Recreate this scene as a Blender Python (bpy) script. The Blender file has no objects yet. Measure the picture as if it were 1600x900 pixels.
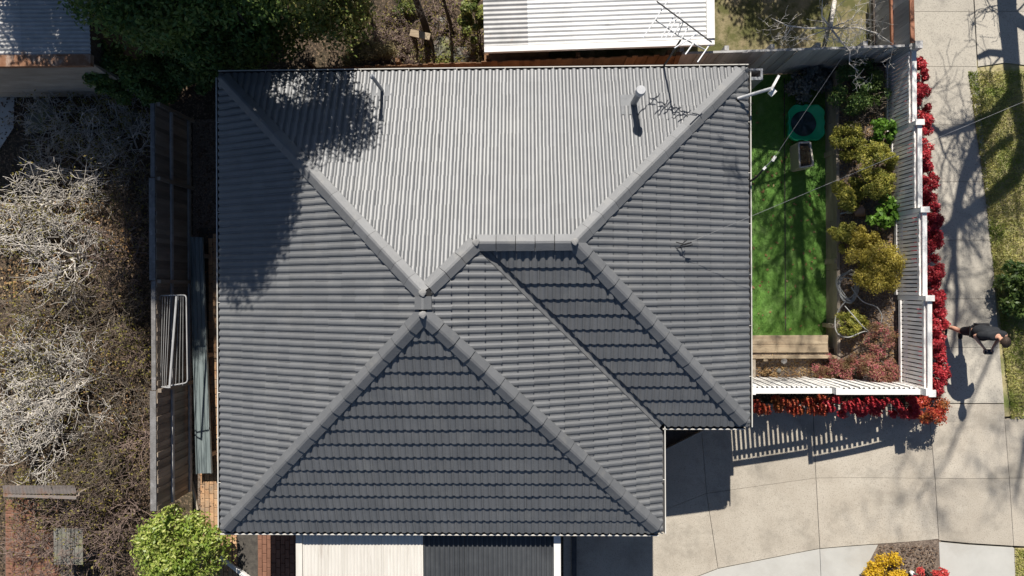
import bpy, bmesh, math, random
import numpy as np
from mathutils import Vector, Matrix

# ------------------------------------------------------------------ camera, sky, sun, exposure
F = 1080.0            # focal length in photo pixels (1600 wide)
HC = 17.7             # drone height above the house ground
TILT = math.atan(25 / F)
ROLL = math.radians(.27)
SUN = (0.065, -1.1, -1.0)

sc = bpy.context.scene
COL = sc.collection
RM = Matrix.Rotation(-ROLL, 3, 'Z') @ Matrix.Rotation(TILT, 3, 'Y')
cam_d = bpy.data.cameras.new('camera')
cam = bpy.data.objects.new('camera', cam_d)
COL.objects.link(cam)
cam.matrix_world = Matrix.Translation((0, 0, HC)) @ RM.to_4x4()
cam_d.sensor_width = 36
cam_d.lens = 36 * F / 1600
cam_d.clip_end = 800
sc.camera = cam

world = bpy.data.worlds.new('World')
sc.world = world
world.use_nodes = True
wn = world.node_tree
sky = wn.nodes.new('ShaderNodeTexSky')
sky.sky_type = 'NISHITA'
sky.sun_disc = False
sky.sun_elevation = math.atan2(1, 1.1)
sky.sun_rotation = math.radians(-3)
sky.altitude = 1200
sky.air_density = .8
sky.ozone_density = 1.5
bg = wn.nodes['Background']
bg.inputs['Strength'].default_value = .058
wn.links.new(sky.outputs[0], bg.inputs['Color'])

sun_d = bpy.data.lights.new('sun', 'SUN')
sun_d.energy = 5.0
sun_d.angle = math.radians(.53)
sun_d.color = (1, .945, .87)
sun = bpy.data.objects.new('sun', sun_d)
COL.objects.link(sun)
sun.rotation_euler = Vector(SUN).to_track_quat('-Z', 'Y').to_euler()

sc.view_settings.view_transform = 'Standard'
sc.view_settings.look = 'None'
sc.view_settings.exposure = .55
sc.view_settings.gamma = 1
sc.cycles.max_bounces = 6

rng = np.random.default_rng(7)
random.seed(7)
RA = np.array(RM)


def P(px, py, z):
    "world point at height z seen at photo pixel (px, py)"
    d = RA @ np.array([(px - 800) / F, -(py - 450) / F, -1])
    t = (z - HC) / d[2]
    return np.array([t * d[0], t * d[1], z])


def interp(x, xs, ys):
    return float(np.interp(x, xs, ys))


FX = 8.56             # line of the street fence


def zpath(Y):
    return 1.8 - .07 * (min(max(Y, -3), 7) + 3)


def zdrive(X):
    return sum(interp(X + k * .18, [2.5, 3.2, 5.3, 7.1, 8.6, 9.3], [.12, .2, .6, .95, 1.4, 1.75]) for k in range(-4, 5)) / 9


def zt(X, Y):
    "height of the finished ground"
    if Y > -2.42 and X > 4.2 and X < FX and Y < 5.5:
        if X < 7.44:
            return .3 if Y > -1.5 else interp(Y, [-2.4, -1.5], [.6, .8])
        return interp(X, [7.44, FX], [.88, 1.55 if Y < 3 else 1.25])
    if Y >= 5.5:
        return interp(X, [4, 8.6, 9], [.15, .6, zpath(Y)])
    if X < 3.2 and Y < -4.9:
        return interp(X, [-2, 2.5, 3.2], [0, .12, .2])
    if X < 2.6:
        return 0.
    if X >= FX:
        a = zpath(Y)
        if Y > -2.6: return a
        b = min(zdrive(X), a)
        return b if Y < -3.1 else a + (b - a) * (-2.6 - Y) / .5
    return zdrive(X) if Y < -2.42 else 0.1


def PG(px, py):
    z = .5
    for _ in range(12):
        p = P(px, py, z)
        z = .5 * z + .5 * zt(p[0], p[1])
    return P(px, py, z)


# ------------------------------------------------------------------ object helpers
WL = {}


def tag(o, label=None, cat=None, group=None, kind=None):
    if label: o['label'] = label
    if cat: o['category'] = cat
    if group: o['group'] = group
    if kind: o['kind'] = kind
    return o


def empty(name, loc, label, cat, group=None):
    o = bpy.data.objects.new(name, None)
    COL.objects.link(o)
    o.location = [float(v) for v in loc]
    o.empty_display_size = .2
    WL[o.name] = np.array(loc, float)
    return tag(o, label, cat, group)


def wl(o):
    return WL.get(o.name, np.zeros(3)) if o is not None else np.zeros(3)


def link(name, me, parent=None, loc=None):
    "object whose mesh is local to loc (world); without loc the mesh is local to the parent's base"
    o = bpy.data.objects.new(name, me)
    COL.objects.link(o)
    base = wl(parent)
    w = base if loc is None else np.array(loc, float)
    if parent is not None:
        o.parent = parent
    o.location = [float(v) for v in (w - base)] if parent is not None else [float(v) for v in w]
    WL[o.name] = w
    return o


def fmesh(name, V, Fc, mat, rnd=None, smooth=False):
    V = np.ascontiguousarray(V, np.float32)
    Fc = np.ascontiguousarray(Fc, np.int32)
    me = bpy.data.meshes.new(name)
    n, k = Fc.shape
    me.vertices.add(len(V))
    me.vertices.foreach_set('co', V.ravel())
    me.loops.add(n * k)
    me.loops.foreach_set('vertex_index', Fc.ravel())
    me.polygons.add(n)
    me.polygons.foreach_set('loop_start', np.arange(0, n * k, k, dtype=np.int32))
    if smooth:
        me.polygons.foreach_set('use_smooth', np.ones(n, bool))
    me.update(calc_edges=True)
    if rnd is not None:
        a = me.attributes.new('rnd', 'FLOAT', 'FACE')
        a.data.foreach_set('value', np.ascontiguousarray(rnd, np.float32))
    me.materials.append(mat)
    return me


class MB:
    def __init__(s):
        s.v = []
        s.f = []

    def add(s, vs, fs):
        n = len(s.v)
        s.v += [tuple(map(float, p)) for p in vs]
        s.f += [tuple(i + n for i in f) for f in fs]
        return s

    def box(s, lo, hi):
        x0, y0, z0 = lo
        x1, y1, z1 = hi
        return s.add([(x0, y0, z0), (x1, y0, z0), (x1, y1, z0), (x0, y1, z0), (x0, y0, z1), (x1, y0, z1), (x1, y1, z1), (x0, y1, z1)],
                     [(0, 3, 2, 1), (4, 5, 6, 7), (0, 1, 5, 4), (1, 2, 6, 5), (2, 3, 7, 6), (3, 0, 4, 7)])

    def beam(s, a, b, w, h, up=(0, 0, 1)):
        "bar from a to b, width w sideways, height h along up (centred)"
        a = np.array(a, float); b = np.array(b, float)
        d = b - a
        d /= np.linalg.norm(d)
        sd = np.cross(d, up)
        if np.linalg.norm(sd) < 1e-4:
            sd = np.cross(d, (0, 1, 0))
        sd /= np.linalg.norm(sd)
        u = np.cross(sd, d)
        vs = []
        for p in (a, b):
            for i, j in ((-1, -1), (1, -1), (1, 1), (-1, 1)):
                vs.append(p + sd * i * w / 2 + u * j * h / 2)
        return s.add(vs, [(0, 1, 2, 3), (7, 6, 5, 4), (0, 4, 5, 1), (1, 5, 6, 2), (2, 6, 7, 3), (3, 7, 4, 0)])

    def tube(s, pts, r, n=8, cap=True):
        pts = [np.array(p, float) for p in pts]
        rs = r if hasattr(r, '__len__') else [r] * len(pts)
        vs = []; fs = []
        ref = np.array((.31, .17, .93))
        for i, p in enumerate(pts):
            d = pts[min(i + 1, len(pts) - 1)] - pts[max(i - 1, 0)]
            d = d / (np.linalg.norm(d) + 1e-9)
            a = np.cross(d, ref)
            if np.linalg.norm(a) < .1:
                a = np.cross(d, (1, 0, 0))
            a /= np.linalg.norm(a)
            b = np.cross(d, a)
            for k in range(n):
                t = 2 * math.pi * k / n
                vs.append(p + rs[i] * (math.cos(t) * a + math.sin(t) * b))
        for i in range(len(pts) - 1):
            for k in range(n):
                k2 = (k + 1) % n
                fs.append((i * n + k, i * n + k2, (i + 1) * n + k2, (i + 1) * n + k))
        if cap:
            fs.append(tuple(range(n - 1, -1, -1)))
            m = (len(pts) - 1) * n
            fs.append(tuple(range(m, m + n)))
        return s.add(vs, fs)

    def prism(s, top, depth):
        "polygon of 3-D points extruded down by depth"
        n = len(top)
        vs = list(top) + [(p[0], p[1], p[2] - depth) for p in top]
        A = sum(top[i][0] * top[(i + 1) % n][1] - top[(i + 1) % n][0] * top[i][1] for i in range(n))
        f = [tuple(range(n)), tuple(range(2 * n - 1, n - 1, -1))] + [(i, i + n, (i + 1) % n + n, (i + 1) % n) for i in range(n)]
        if A < 0:
            f = [t[::-1] for t in f]
        return s.add(vs, f)

    def build(s, name, mat, parent=None, loc=None, smooth=False, bevel=0):
        base = wl(parent) if loc is None else np.array(loc, float)
        me = bpy.data.meshes.new(name)
        me.from_pydata([tuple(np.array(v) - base) for v in s.v], [], s.f)
        if smooth:
            me.polygons.foreach_set('use_smooth', [True] * len(me.polygons))
        me.materials.append(mat)
        me.update()
        if bevel:
            bm = bmesh.new(); bm.from_mesh(me)
            bmesh.ops.bevel(bm, geom=bm.edges[:] , offset=bevel, segments=1, affect='EDGES', clamp_overlap=True)
            bm.to_mesh(me); bm.free()
        return link(name, me, parent, base)


# ------------------------------------------------------------------ materials
def nodes(name):
    m = bpy.data.materials.new(name)
    m.use_nodes = True
    t = m.node_tree
    return m, t, t.nodes['Principled BSDF']


def N(t, kind, **kw):
    n = t.nodes.new('ShaderNode' + kind)
    for k, v in kw.items():
        if k in n.inputs: n.inputs[k].default_value = v
        else: setattr(n, k, v)
    return n


def ramp(t, stops):
    r = t.nodes.new('ShaderNodeValToRGB')
    e = r.color_ramp.elements
    while len(e) > 1: e.remove(e[-1])
    e[0].position = stops[0][0]; e[0].color = (*stops[0][1], 1)
    for p, c in stops[1:]:
        k = e.new(p); k.color = (*c, 1)
    return r


def mix(t, a, b, fac, mode='MIX'):
    m = t.nodes.new('ShaderNodeMix')
    m.data_type = 'RGBA'; m.blend_type = mode
    for sock, v in ((m.inputs[0], fac), (m.inputs[6], a), (m.inputs[7], b)):
        if hasattr(v, 'node'): t.links.new(v, sock)
        elif isinstance(v, (int, float)): sock.default_value = v
        else: sock.default_value = (*v, 1)
    return m.outputs[2]


def mat(name, c1, c2, scale=3., rough=.8, bump=.2, bscale=40., stretch=(1, 1, 1), objvar=.12, stain=None, stscale=.8, stw=(.5, .65), spec=.3, speck=None, spscale=60, metal=0, piece=False):
    """two-tone noise material in world space with fine relief; stain = a third worn colour in patches; speck = fine grains"""
    m, t, p = nodes(name)
    g = N(t, 'NewGeometry')
    mp = N(t, 'Mapping'); mp.inputs['Scale'].default_value = stretch
    t.links.new(g.outputs['Position'], mp.inputs['Vector'])
    n1 = N(t, 'TexNoise', Scale=scale, Detail=6., Roughness=.65)
    t.links.new(mp.outputs[0], n1.inputs['Vector'])
    r = ramp(t, [(.32, c1), (.68, c2)])
    t.links.new(n1.outputs['Fac'], r.inputs[0])
    c = r.outputs[0]
    if stain:
        n2 = N(t, 'TexNoise', Scale=stscale, Detail=8., Roughness=.7)
        t.links.new(mp.outputs[0], n2.inputs['Vector'])
        mr = N(t, 'MapRange'); mr.inputs[1].default_value = stw[0]; mr.inputs[2].default_value = stw[1]
        t.links.new(n2.outputs['Fac'], mr.inputs[0])
        c = mix(t, c, stain, mr.outputs[0])
    if speck:
        v = N(t, 'TexNoise', Scale=spscale, Detail=3., Roughness=.8)
        t.links.new(g.outputs['Position'], v.inputs['Vector'])
        mr = N(t, 'MapRange'); mr.inputs[1].default_value = .52; mr.inputs[2].default_value = .66
        t.links.new(v.outputs['Fac'], mr.inputs[0])
        c = mix(t, c, speck, mr.outputs[0])
    if objvar:
        oi = N(t, 'ObjectInfo')
        mr = N(t, 'MapRange'); mr.inputs[3].default_value = 1 - objvar; mr.inputs[4].default_value = 1 + objvar
        rv = oi.outputs['Random']
        if piece:       # pieces joined into one mesh carry their own random value
            at = N(t, 'Attribute'); at.attribute_name = 'rnd'
            ad = N(t, 'Math'); ad.operation = 'ADD'
            fr = N(t, 'Math'); fr.operation = 'FRACT'
            t.links.new(rv, ad.inputs[0]); t.links.new(at.outputs['Fac'], ad.inputs[1]); t.links.new(ad.outputs[0], fr.inputs[0])
            rv = fr.outputs[0]
        t.links.new(rv, mr.inputs[0])
        hs = N(t, 'HueSaturation')
        t.links.new(mr.outputs[0], hs.inputs['Value']); t.links.new(c, hs.inputs['Color'])
        c = hs.outputs[0]
    t.links.new(c, p.inputs['Base Color'])
    p.inputs['Roughness'].default_value = rough
    p.inputs['Specular IOR Level'].default_value = spec
    p.inputs['Metallic'].default_value = metal
    if bump:
        b = N(t, 'TexNoise', Scale=bscale, Detail=5., Roughness=.6)
        t.links.new(mp.outputs[0], b.inputs['Vector'])
        bp = N(t, 'Bump', Strength=bump, Distance=.02)
        t.links.new(b.outputs['Fac'], bp.inputs['Height'])
        t.links.new(bp.outputs[0], p.inputs['Normal'])
    return m


def leafmat(name, cols, trans=.3, rough=.5, patch=None, pscale=2.5, spec=.3):
    "leaf colours spread over the leaves at random, a second tone in patches"
    m, t, p = nodes(name)
    a = N(t, 'Attribute'); a.attribute_name = 'rnd'
    k = len(cols)
    r = ramp(t, [(i / max(1, k - 1), c) for i, c in enumerate(cols)])
    t.links.new(a.outputs['Fac'], r.inputs[0])
    c = r.outputs[0]
    if patch:
        g = N(t, 'NewGeometry')
        n = N(t, 'TexNoise', Scale=pscale, Detail=3.)
        t.links.new(g.outputs['Position'], n.inputs['Vector'])
        mr = N(t, 'MapRange'); mr.inputs[1].default_value = .48; mr.inputs[2].default_value = .62
        t.links.new(n.outputs['Fac'], mr.inputs[0])
        c = mix(t, c, patch, mr.outputs[0])
    t.links.new(c, p.inputs['Base Color'])
    p.inputs['Roughness'].default_value = rough
    p.inputs['Specular IOR Level'].default_value = spec
    tr = N(t, 'BsdfTranslucent')
    t.links.new(c, tr.inputs['Color'])
    mx = N(t, 'MixShader'); mx.inputs[0].default_value = trans
    t.links.new(p.outputs[0], mx.inputs[1]); t.links.new(tr.outputs[0], mx.inputs[2])
    t.links.new(mx.outputs[0], t.nodes['Material Output'].inputs['Surface'])
    return m


M = {}
M['tile'] = mat('roof_tile_paint', (.098, .102, .106), (.118, .121, .124), 2.2, .50, .14, 55, objvar=.08, spec=.82, stain=(.14, .142, .14), stscale=1.3, stw=(.5, .75), piece=True)
M['cap'] = mat('ridge_cap_paint', (.112, .116, .12), (.136, .139, .142), 4., .56, .18, 50, objvar=.10, spec=.65, stain=(.17, .168, .16), stscale=2.5, stw=(.55, .75))
M['mortar'] = mat('pale_mortar', (.20, .20, .195), (.28, .275, .265), 12, .9, .5, 40, objvar=0)
M['lead'] = mat('dull_lead_flashing', (.16, .165, .17), (.21, .215, .22), 6, .75, .3, 30, objvar=0, spec=.2)
M['deck'] = mat('roof_underlay', (.02, .02, .022), (.03, .03, .03), 3, .9, 0)
M['cream'] = mat('cream_gutter_paint', (.52, .50, .45), (.60, .58, .53), 2, .5, .05, stain=(.5, .46, .4), stscale=3, stw=(.58, .8))
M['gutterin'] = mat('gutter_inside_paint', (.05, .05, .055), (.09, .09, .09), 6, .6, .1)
M['zinc'] = mat('grey_zinc', (.22, .23, .24), (.32, .33, .34), 5, .45, .1, spec=.5)
M['whitetin'] = mat('white_painted_tin', (.62, .62, .60), (.74, .74, .72), 1.2, .5, .05, stretch=(1, 1, 1), stain=(.36, .34, .32), stscale=1.6, stw=(.56, .8), objvar=.04)
M['rusttin'] = mat('worn_white_tin', (.33, .33, .32), (.48, .47, .46), 2, .5, .1, stain=(.28, .16, .09), stscale=2.2, stw=(.6, .75), objvar=.1)
M['oldtin'] = mat('old_rusted_tin', (.16, .13, .11), (.28, .26, .24), 3, .7, .2, stain=(.22, .11, .06), stscale=3, stw=(.5, .7))
M['rust'] = mat('rusty_capping', (.22, .10, .05), (.32, .18, .11), 5, .8, .3, stain=(.42, .34, .28), stscale=2.5)
M['creampoly'] = mat('cream_corrugated_sheet', (.56, .53, .47), (.66, .63, .57), 1.5, .6, .05, stretch=(6, .5, 1), stain=(.30, .25, .20), stscale=1.6, stw=(.58, .82), objvar=.03)
M['darktin'] = mat('dark_corrugated_sheet', (.045, .048, .052), (.075, .08, .085), 1.5, .35, .05, objvar=.06, spec=.5)
M['whitepaint'] = mat('white_timber_paint', (.68, .66, .62), (.78, .77, .74), 3, .55, .08, objvar=.04)
M['picket'] = mat('off_white_picket_paint', (.78, .745, .70), (.86, .83, .79), 4, .6, .15, 30, stretch=(1, 1, .3), objvar=.07, stain=(.55, .51, .46), stscale=3, stw=(.6, .8))
M['paling'] = mat('weathered_grey_paling', (.30, .295, .29), (.48, .47, .455), 5, .85, .4, 40, stretch=(1, 1, .15), objvar=.22)
M['palingd'] = mat('dark_weathered_capping', (.11, .105, .10), (.20, .195, .19), 6, .85, .4, 40, objvar=.15, stain=(.30, .29, .28), stscale=4, stw=(.55, .7))
M['palingw'] = mat('weathered_brown_paling', (.21, .17, .13), (.36, .295, .23), 5, .85, .4, 40, stretch=(1, .6, .15), objvar=.28)
M['orangepal'] = mat('stained_orange_paling', (.15, .075, .035), (.27, .15, .075), 5, .7, .3, 40, stretch=(1, 1, .15), objvar=.22)
M['redrail'] = mat('red_brown_rail', (.22, .09, .05), (.32, .15, .09), 5, .75, .3)
M['greyboard'] = mat('old_weatherboard', (.26, .215, .17), (.40, .34, .275), 4, .85, .4, 30, stretch=(.25, 1, 1), objvar=.15)
M['sleeper'] = mat('treated_pine_sleeper', (.27, .20, .13), (.42, .34, .23), 4, .8, .35, 30, stretch=(.3, 2.5, 1), objvar=.1, stain=(.18, .14, .1), stscale=2, stw=(.6, .75))
M['sleepery'] = mat('treated_pine_sleeper_side', (.30, .255, .20), (.46, .39, .30), 4, .8, .35, 30, stretch=(2.5, .3, 1), objvar=.1)
M['drive'] = mat('exposed_aggregate_concrete', (.395, .35, .283), (.475, .43, .355), 1.4, .85, .3, 70, objvar=.06, stain=(.215, .195, .16), stscale=1.3, stw=(.5, .80), speck=(.27, .235, .19), spscale=40)
M['path'] = mat('broomed_concrete', (.37, .34, .285), (.46, .425, .355), 1.5, .85, .25, 60, objvar=.07, stain=(.20, .185, .16), stscale=1.5, stw=(.5, .76), speck=(.24, .22, .19), spscale=30)
M['pathl'] = mat('new_pale_concrete', (.41, .40, .365), (.48, .47, .43), 1.2, .8, .15, 60, objvar=.03, stain=(.38, .36, .32), stscale=.9, stw=(.5, .75))
M['joint'] = mat('joint_dirt', (.05, .045, .04), (.1, .09, .075), 8, .95, .3)
M['soil'] = mat('soil_and_leaf_litter', (.03, .023, .016), (.07, .05, .034), 5, .95, .8, 25, speck=(.24, .17, .11), spscale=16, objvar=0, stain=(.075, .06, .035), stscale=.6)
M['mulch'] = mat('bark_mulch', (.09, .068, .054), (.20, .155, .12), 14, .95, .9, 35, speck=(.34, .27, .21), spscale=24, objvar=0)
M['tan'] = mat('dry_tan_earth', (.24, .19, .11), (.34, .28, .17), 2.2, .95, .6, 25, stain=(.10, .10, .035), stscale=1.2, stw=(.38, .54), objvar=0)
M['turf'] = mat('synthetic_lawn', (.085, .20, .032), (.15, .30, .055), 6, .8, .9, 45, objvar=0, stain=(.21, .34, .10), stscale=2.5, stw=(.5, .72))
M['strip'] = mat('nature_strip_soil', (.26, .22, .11), (.42, .37, .20), 3.5, .95, .8, 30, objvar=0, stain=(.17, .20, .06), stscale=1.3)
M['brick'] = mat('orange_clay_paver', (.36, .20, .105), (.50, .32, .18), 5, .85, .3, 50, objvar=.16, stain=(.30, .22, .15), stscale=2)
M['brickd'] = mat('red_brown_and_shaded_paver', (.17, .085, .055), (.25, .125, .08), 5, .85, .3, 50, objvar=.16)  # red of the patio; on the side paving a darkened copy for house shadow
M['wallbrick'] = mat('house_brick', (.30, .17, .11), (.38, .22, .15), 7, .85, .3, 50)
M['sheet'] = mat('slate_green_metal', (.13, .16, .16), (.20, .235, .235), 2, .45, .1, stretch=(6, .4, 1), objvar=.1, spec=.5, stain=(.06, .075, .08), stscale=1.5)
M['tube'] = mat('white_coated_tube', (.30, .30, .30), (.40, .40, .39), 3, .45, 0, spec=.4)
M['galv'] = mat('galvanised_steel', (.45, .46, .47), (.6, .6, .6), 9, .35, 0, spec=.5)
M['alu'] = mat('aluminium_rod', (.72, .72, .72), (.8, .8, .8), 5, .35, 0)
M['black'] = mat('black_rubber', (.012, .012, .013), (.02, .02, .02), 5, .5, 0)
M['wire'] = mat('grey_cable', (.20, .20, .20), (.26, .26, .26), 5, .5, 0)
M['green'] = mat('green_plastic', (.02, .60, .27), (.03, .66, .30), 3, .35, .04, spec=.5)
M['cover'] = mat('dark_teal_water_cover', (.012, .03, .035), (.04, .07, .075), 9, .3, .4, 15, spec=.5)
M['plantbox'] = mat('grey_white_planter', (.50, .45, .37), (.60, .55, .46), 3, .6, .1)
M['terra'] = mat('old_terracotta', (.30, .17, .11), (.40, .25, .17), 6, .8, .2)
M['hose'] = mat('grey_hose', (.30, .30, .28), (.40, .40, .38), 6, .5, 0)
M['stone'] = mat('mossy_stone', (.11, .105, .09), (.22, .21, .185), 4, .9, .6, 20, stain=(.16, .17, .06), stscale=2)
M['bark'] = mat('dark_bark', (.045, .036, .03), (.10, .085, .07), 8, .95, .7, 25, stretch=(1, 1, .3))
M['twig'] = mat('lichen_grey_twig', (.36, .33, .29), (.72, .67, .60), 6, .9, .3, stain=(.36, .29, .10), stscale=1.7, stw=(.6, .7), objvar=.1)
M['twigt'] = M['twig']
M['twigb'] = mat('brown_grey_twig', (.10, .08, .062), (.225, .185, .145), 5, .9, .3, objvar=.15, stain=(.30, .23, .09), stscale=1.8, stw=(.62, .7))
M['twigp'] = mat('pinkish_twig', (.14, .10, .082), (.29, .215, .18), 5, .9, .3, objvar=.1)
M['skin'] = mat('skin', (.50, .27, .18), (.58, .33, .23), 6, .5, 0, objvar=0)
M['shirt'] = mat('black_shirt', (.014, .016, .019), (.026, .028, .032), 9, .8, .3, 60, objvar=0)
M['shorts'] = mat('dark_shorts', (.018, .018, .02), (.03, .03, .033), 9, .85, .3, 60, objvar=0)
M['hair'] = mat('brown_hair', (.035, .022, .015), (.075, .05, .035), 40, .6, .5, 80, objvar=0)
M['glass'] = mat('dark_window_glass', (.02, .022, .025), (.03, .03, .035), 2, .08, 0, spec=.6)
M['litter1'] = leafmat('dry_leaf', [(.30, .16, .07), (.42, .28, .13), (.2, .11, .05), (.5, .38, .2)], .15, .8)
M['litter2'] = leafmat('decayed_leaf', [(.10, .06, .04), (.17, .11, .07), (.07, .045, .03), (.26, .18, .11)], .1, .8)

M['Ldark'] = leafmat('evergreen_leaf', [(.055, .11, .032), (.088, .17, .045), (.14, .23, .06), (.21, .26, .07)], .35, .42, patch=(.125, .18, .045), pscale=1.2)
M['Llit'] = leafmat('olive_green_leaf', [(.12, .155, .035), (.20, .24, .055), (.30, .31, .08), (.36, .29, .11)], .3, .45, patch=(.12, .16, .035), pscale=2)
M['Lbright'] = leafmat('lime_green_leaf', [(.13, .20, .035), (.26, .34, .055), (.40, .45, .10), (.50, .52, .19)], .35, .4, patch=(.20, .29, .045), pscale=3)
M['Lyel'] = leafmat('golden_leaf', [(.15, .17, .03), (.34, .33, .05), (.56, .49, .11), (.25, .27, .045)], .3, .5, patch=(.20, .22, .04), pscale=4)
M['Lgold'] = leafmat('amber_leaf', [(.24, .22, .035), (.50, .41, .06), (.72, .58, .15), (.36, .32, .05)], .3, .5, patch=(.38, .31, .05), pscale=3)
M['Lfresh'] = leafmat('fresh_green_leaf', [(.09, .20, .025), (.15, .29, .04), (.20, .36, .05)], .35, .4)
M['Lred'] = leafmat('crimson_leaf', [(.34, .022, .035), (.54, .045, .06), (.66, .09, .09), (.22, .014, .024)], .3, .42, patch=(.42, .03, .045), pscale=4)
M['Lorange'] = leafmat('orange_red_leaf', [(.46, .06, .04), (.60, .15, .06), (.52, .07, .05), (.34, .035, .025)], .3, .42, patch=(.42, .16, .05), pscale=3)
M['Lpink'] = leafmat('dusky_pink_leaf', [(.34, .07, .09), (.48, .14, .16), (.42, .21, .15), (.32, .24, .10)], .3, .5, patch=(.20, .13, .06), pscale=3)
M['Lbright_red'] = leafmat('scarlet_leaf', [(.48, .04, .04), (.62, .09, .08), (.5, .07, .06)], .3, .45)
M['Lyellow'] = leafmat('yellow_flower', [(.60, .40, .02), (.72, .50, .03), (.55, .33, .02), (.4, .25, .03)], .3, .5)
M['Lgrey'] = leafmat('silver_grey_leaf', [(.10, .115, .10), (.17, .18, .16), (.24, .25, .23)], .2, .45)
M['Lgrass'] = leafmat('grass_blade', [(.32, .33, .08), (.48, .46, .14), (.60, .54, .25), (.25, .30, .07)], .3, .6, patch=(.22, .28, .05), pscale=1.6)
M['Ldry'] = leafmat('straw_blade', [(.30, .24, .12), (.40, .33, .18), (.22, .17, .08), (.2, .2, .08)], .3, .7)
M['Ltwigleaf'] = leafmat('yellow_twig_leaf', [(.26, .20, .04), (.18, .18, .04), (.30, .24, .07)], .3, .6)


# ------------------------------------------------------------------ plants
def leaf_arrays(pos, nrm, L, W, g):
    n = len(pos)
    rv = g.normal(size=(n, 3))
    a = np.cross(nrm, rv); a /= np.linalg.norm(a, axis=1)[:, None] + 1e-9
    s = np.cross(nrm, a)
    Lv = (L * g.uniform(.6, 1.35, n))[:, None]; Wv = (W * g.uniform(.7, 1.25, n))[:, None]
    V = np.empty((n, 4, 3))
    V[:, 0] = pos - a * Lv * .5
    V[:, 1] = pos + s * Wv * .5 + nrm * Wv * .12
    V[:, 2] = pos + a * Lv * .5 - nrm * Lv * .15
    V[:, 3] = pos - s * Wv * .5 + nrm * Wv * .12
    return V.reshape(-1, 3), np.arange(n * 4).reshape(n, 4)


def crown(clumps, n, L, W, g, up=.5, fill=.45):
    "leaf positions through the volume of ragged clumps"
    c = np.array([k[:3] for k in clumps]); r = np.array([k[3] for k in clumps])
    w = r ** 2; w = w / w.sum()
    idx = g.choice(len(c), n, p=w)
    d = g.normal(size=(n, 3)); d /= np.linalg.norm(d, axis=1)[:, None]
    rr = r[idx] * (fill + (1 - fill) * np.sqrt(g.uniform(0, 1, n))) * (1 + .18 * g.normal(size=n).clip(-1.5, 1.5))
    pos = c[idx] + d * rr[:, None]
    nn = d * .7 + np.array([0, 0, up]) + g.normal(size=(n, 3)) * .55
    nn /= np.linalg.norm(nn, axis=1)[:, None]
    return leaf_arrays(pos, nn, L, W, g)


def seg_mesh(name, segs, m, n=4):
    "tapered sticks: rows of x0 y0 z0 x1 y1 z1 r0 r1"
    S = np.array(segs, float)
    p0, p1, r0, r1 = S[:, :3], S[:, 3:6], S[:, 6], S[:, 7]
    d = p1 - p0
    d = d / (np.linalg.norm(d, axis=1)[:, None] + 1e-9)
    ref = np.where(np.abs(d[:, 2:3]) > .9, [[1., 0, 0]], [[0, 0, 1.]])
    a = np.cross(d, ref); a /= np.linalg.norm(a, axis=1)[:, None] + 1e-9
    b = np.cross(d, a)
    k = len(S)
    V = np.empty((k, 2 * n, 3))
    for i in range(n):
        t = 2 * math.pi * i / n
        o = math.cos(t) * a + math.sin(t) * b
        V[:, i] = p0 + o * r0[:, None]
        V[:, n + i] = p1 + o * r1[:, None]
    Fc = []
    base = np.arange(k)[:, None] * 2 * n
    for i in range(n):
        j = (i + 1) % n
        Fc.append(base + np.array([[i, j, n + j, n + i]]))
    return fmesh(name, V.reshape(-1, 3), np.concatenate(Fc), m, smooth=(n > 4))


def grow(out, p, d, L, r, depth, g, up=.1, wig=.35, nb=(3, 5), spread=.9, shrink=.62, rmin=.003, tips=None, zmin=None):
    "branching stick: pushes segments into out"
    k = max(2, int(3 if depth else 2))
    p = np.array(p, float); d = np.array(d, float) / np.linalg.norm(d)
    pts = [p]
    for i in range(k):
        d = d + g.normal(size=3) * wig / k ** .5 + np.array([0, 0, up / k])
        d /= np.linalg.norm(d)
        q = pts[-1] + d * L / k
        if zmin is not None and q[2] < zmin: q[2] = zmin + .02
        r0 = max(rmin, r * (1 - .55 * i / k)); r1 = max(rmin, r * (1 - .55 * (i + 1) / k))
        out.append((*pts[-1], *q, r0, r1))
        pts.append(q)
    if depth <= 0:
        if tips is not None: tips.append(pts[-1])
        return
    for _ in range(g.integers(nb[0], nb[1] + 1)):
        t = g.uniform(.3, 1) * k
        i = min(k - 1, int(t)); u = t - i
        s = pts[i] * (1 - u) + pts[i + 1] * u
        nd = d + g.normal(size=3) * spread
        grow(out, s, nd, L * shrink * g.uniform(.7, 1.25), max(rmin, r * .5), depth - 1, g, up, wig, nb, spread, shrink, rmin, tips, zmin)


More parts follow.
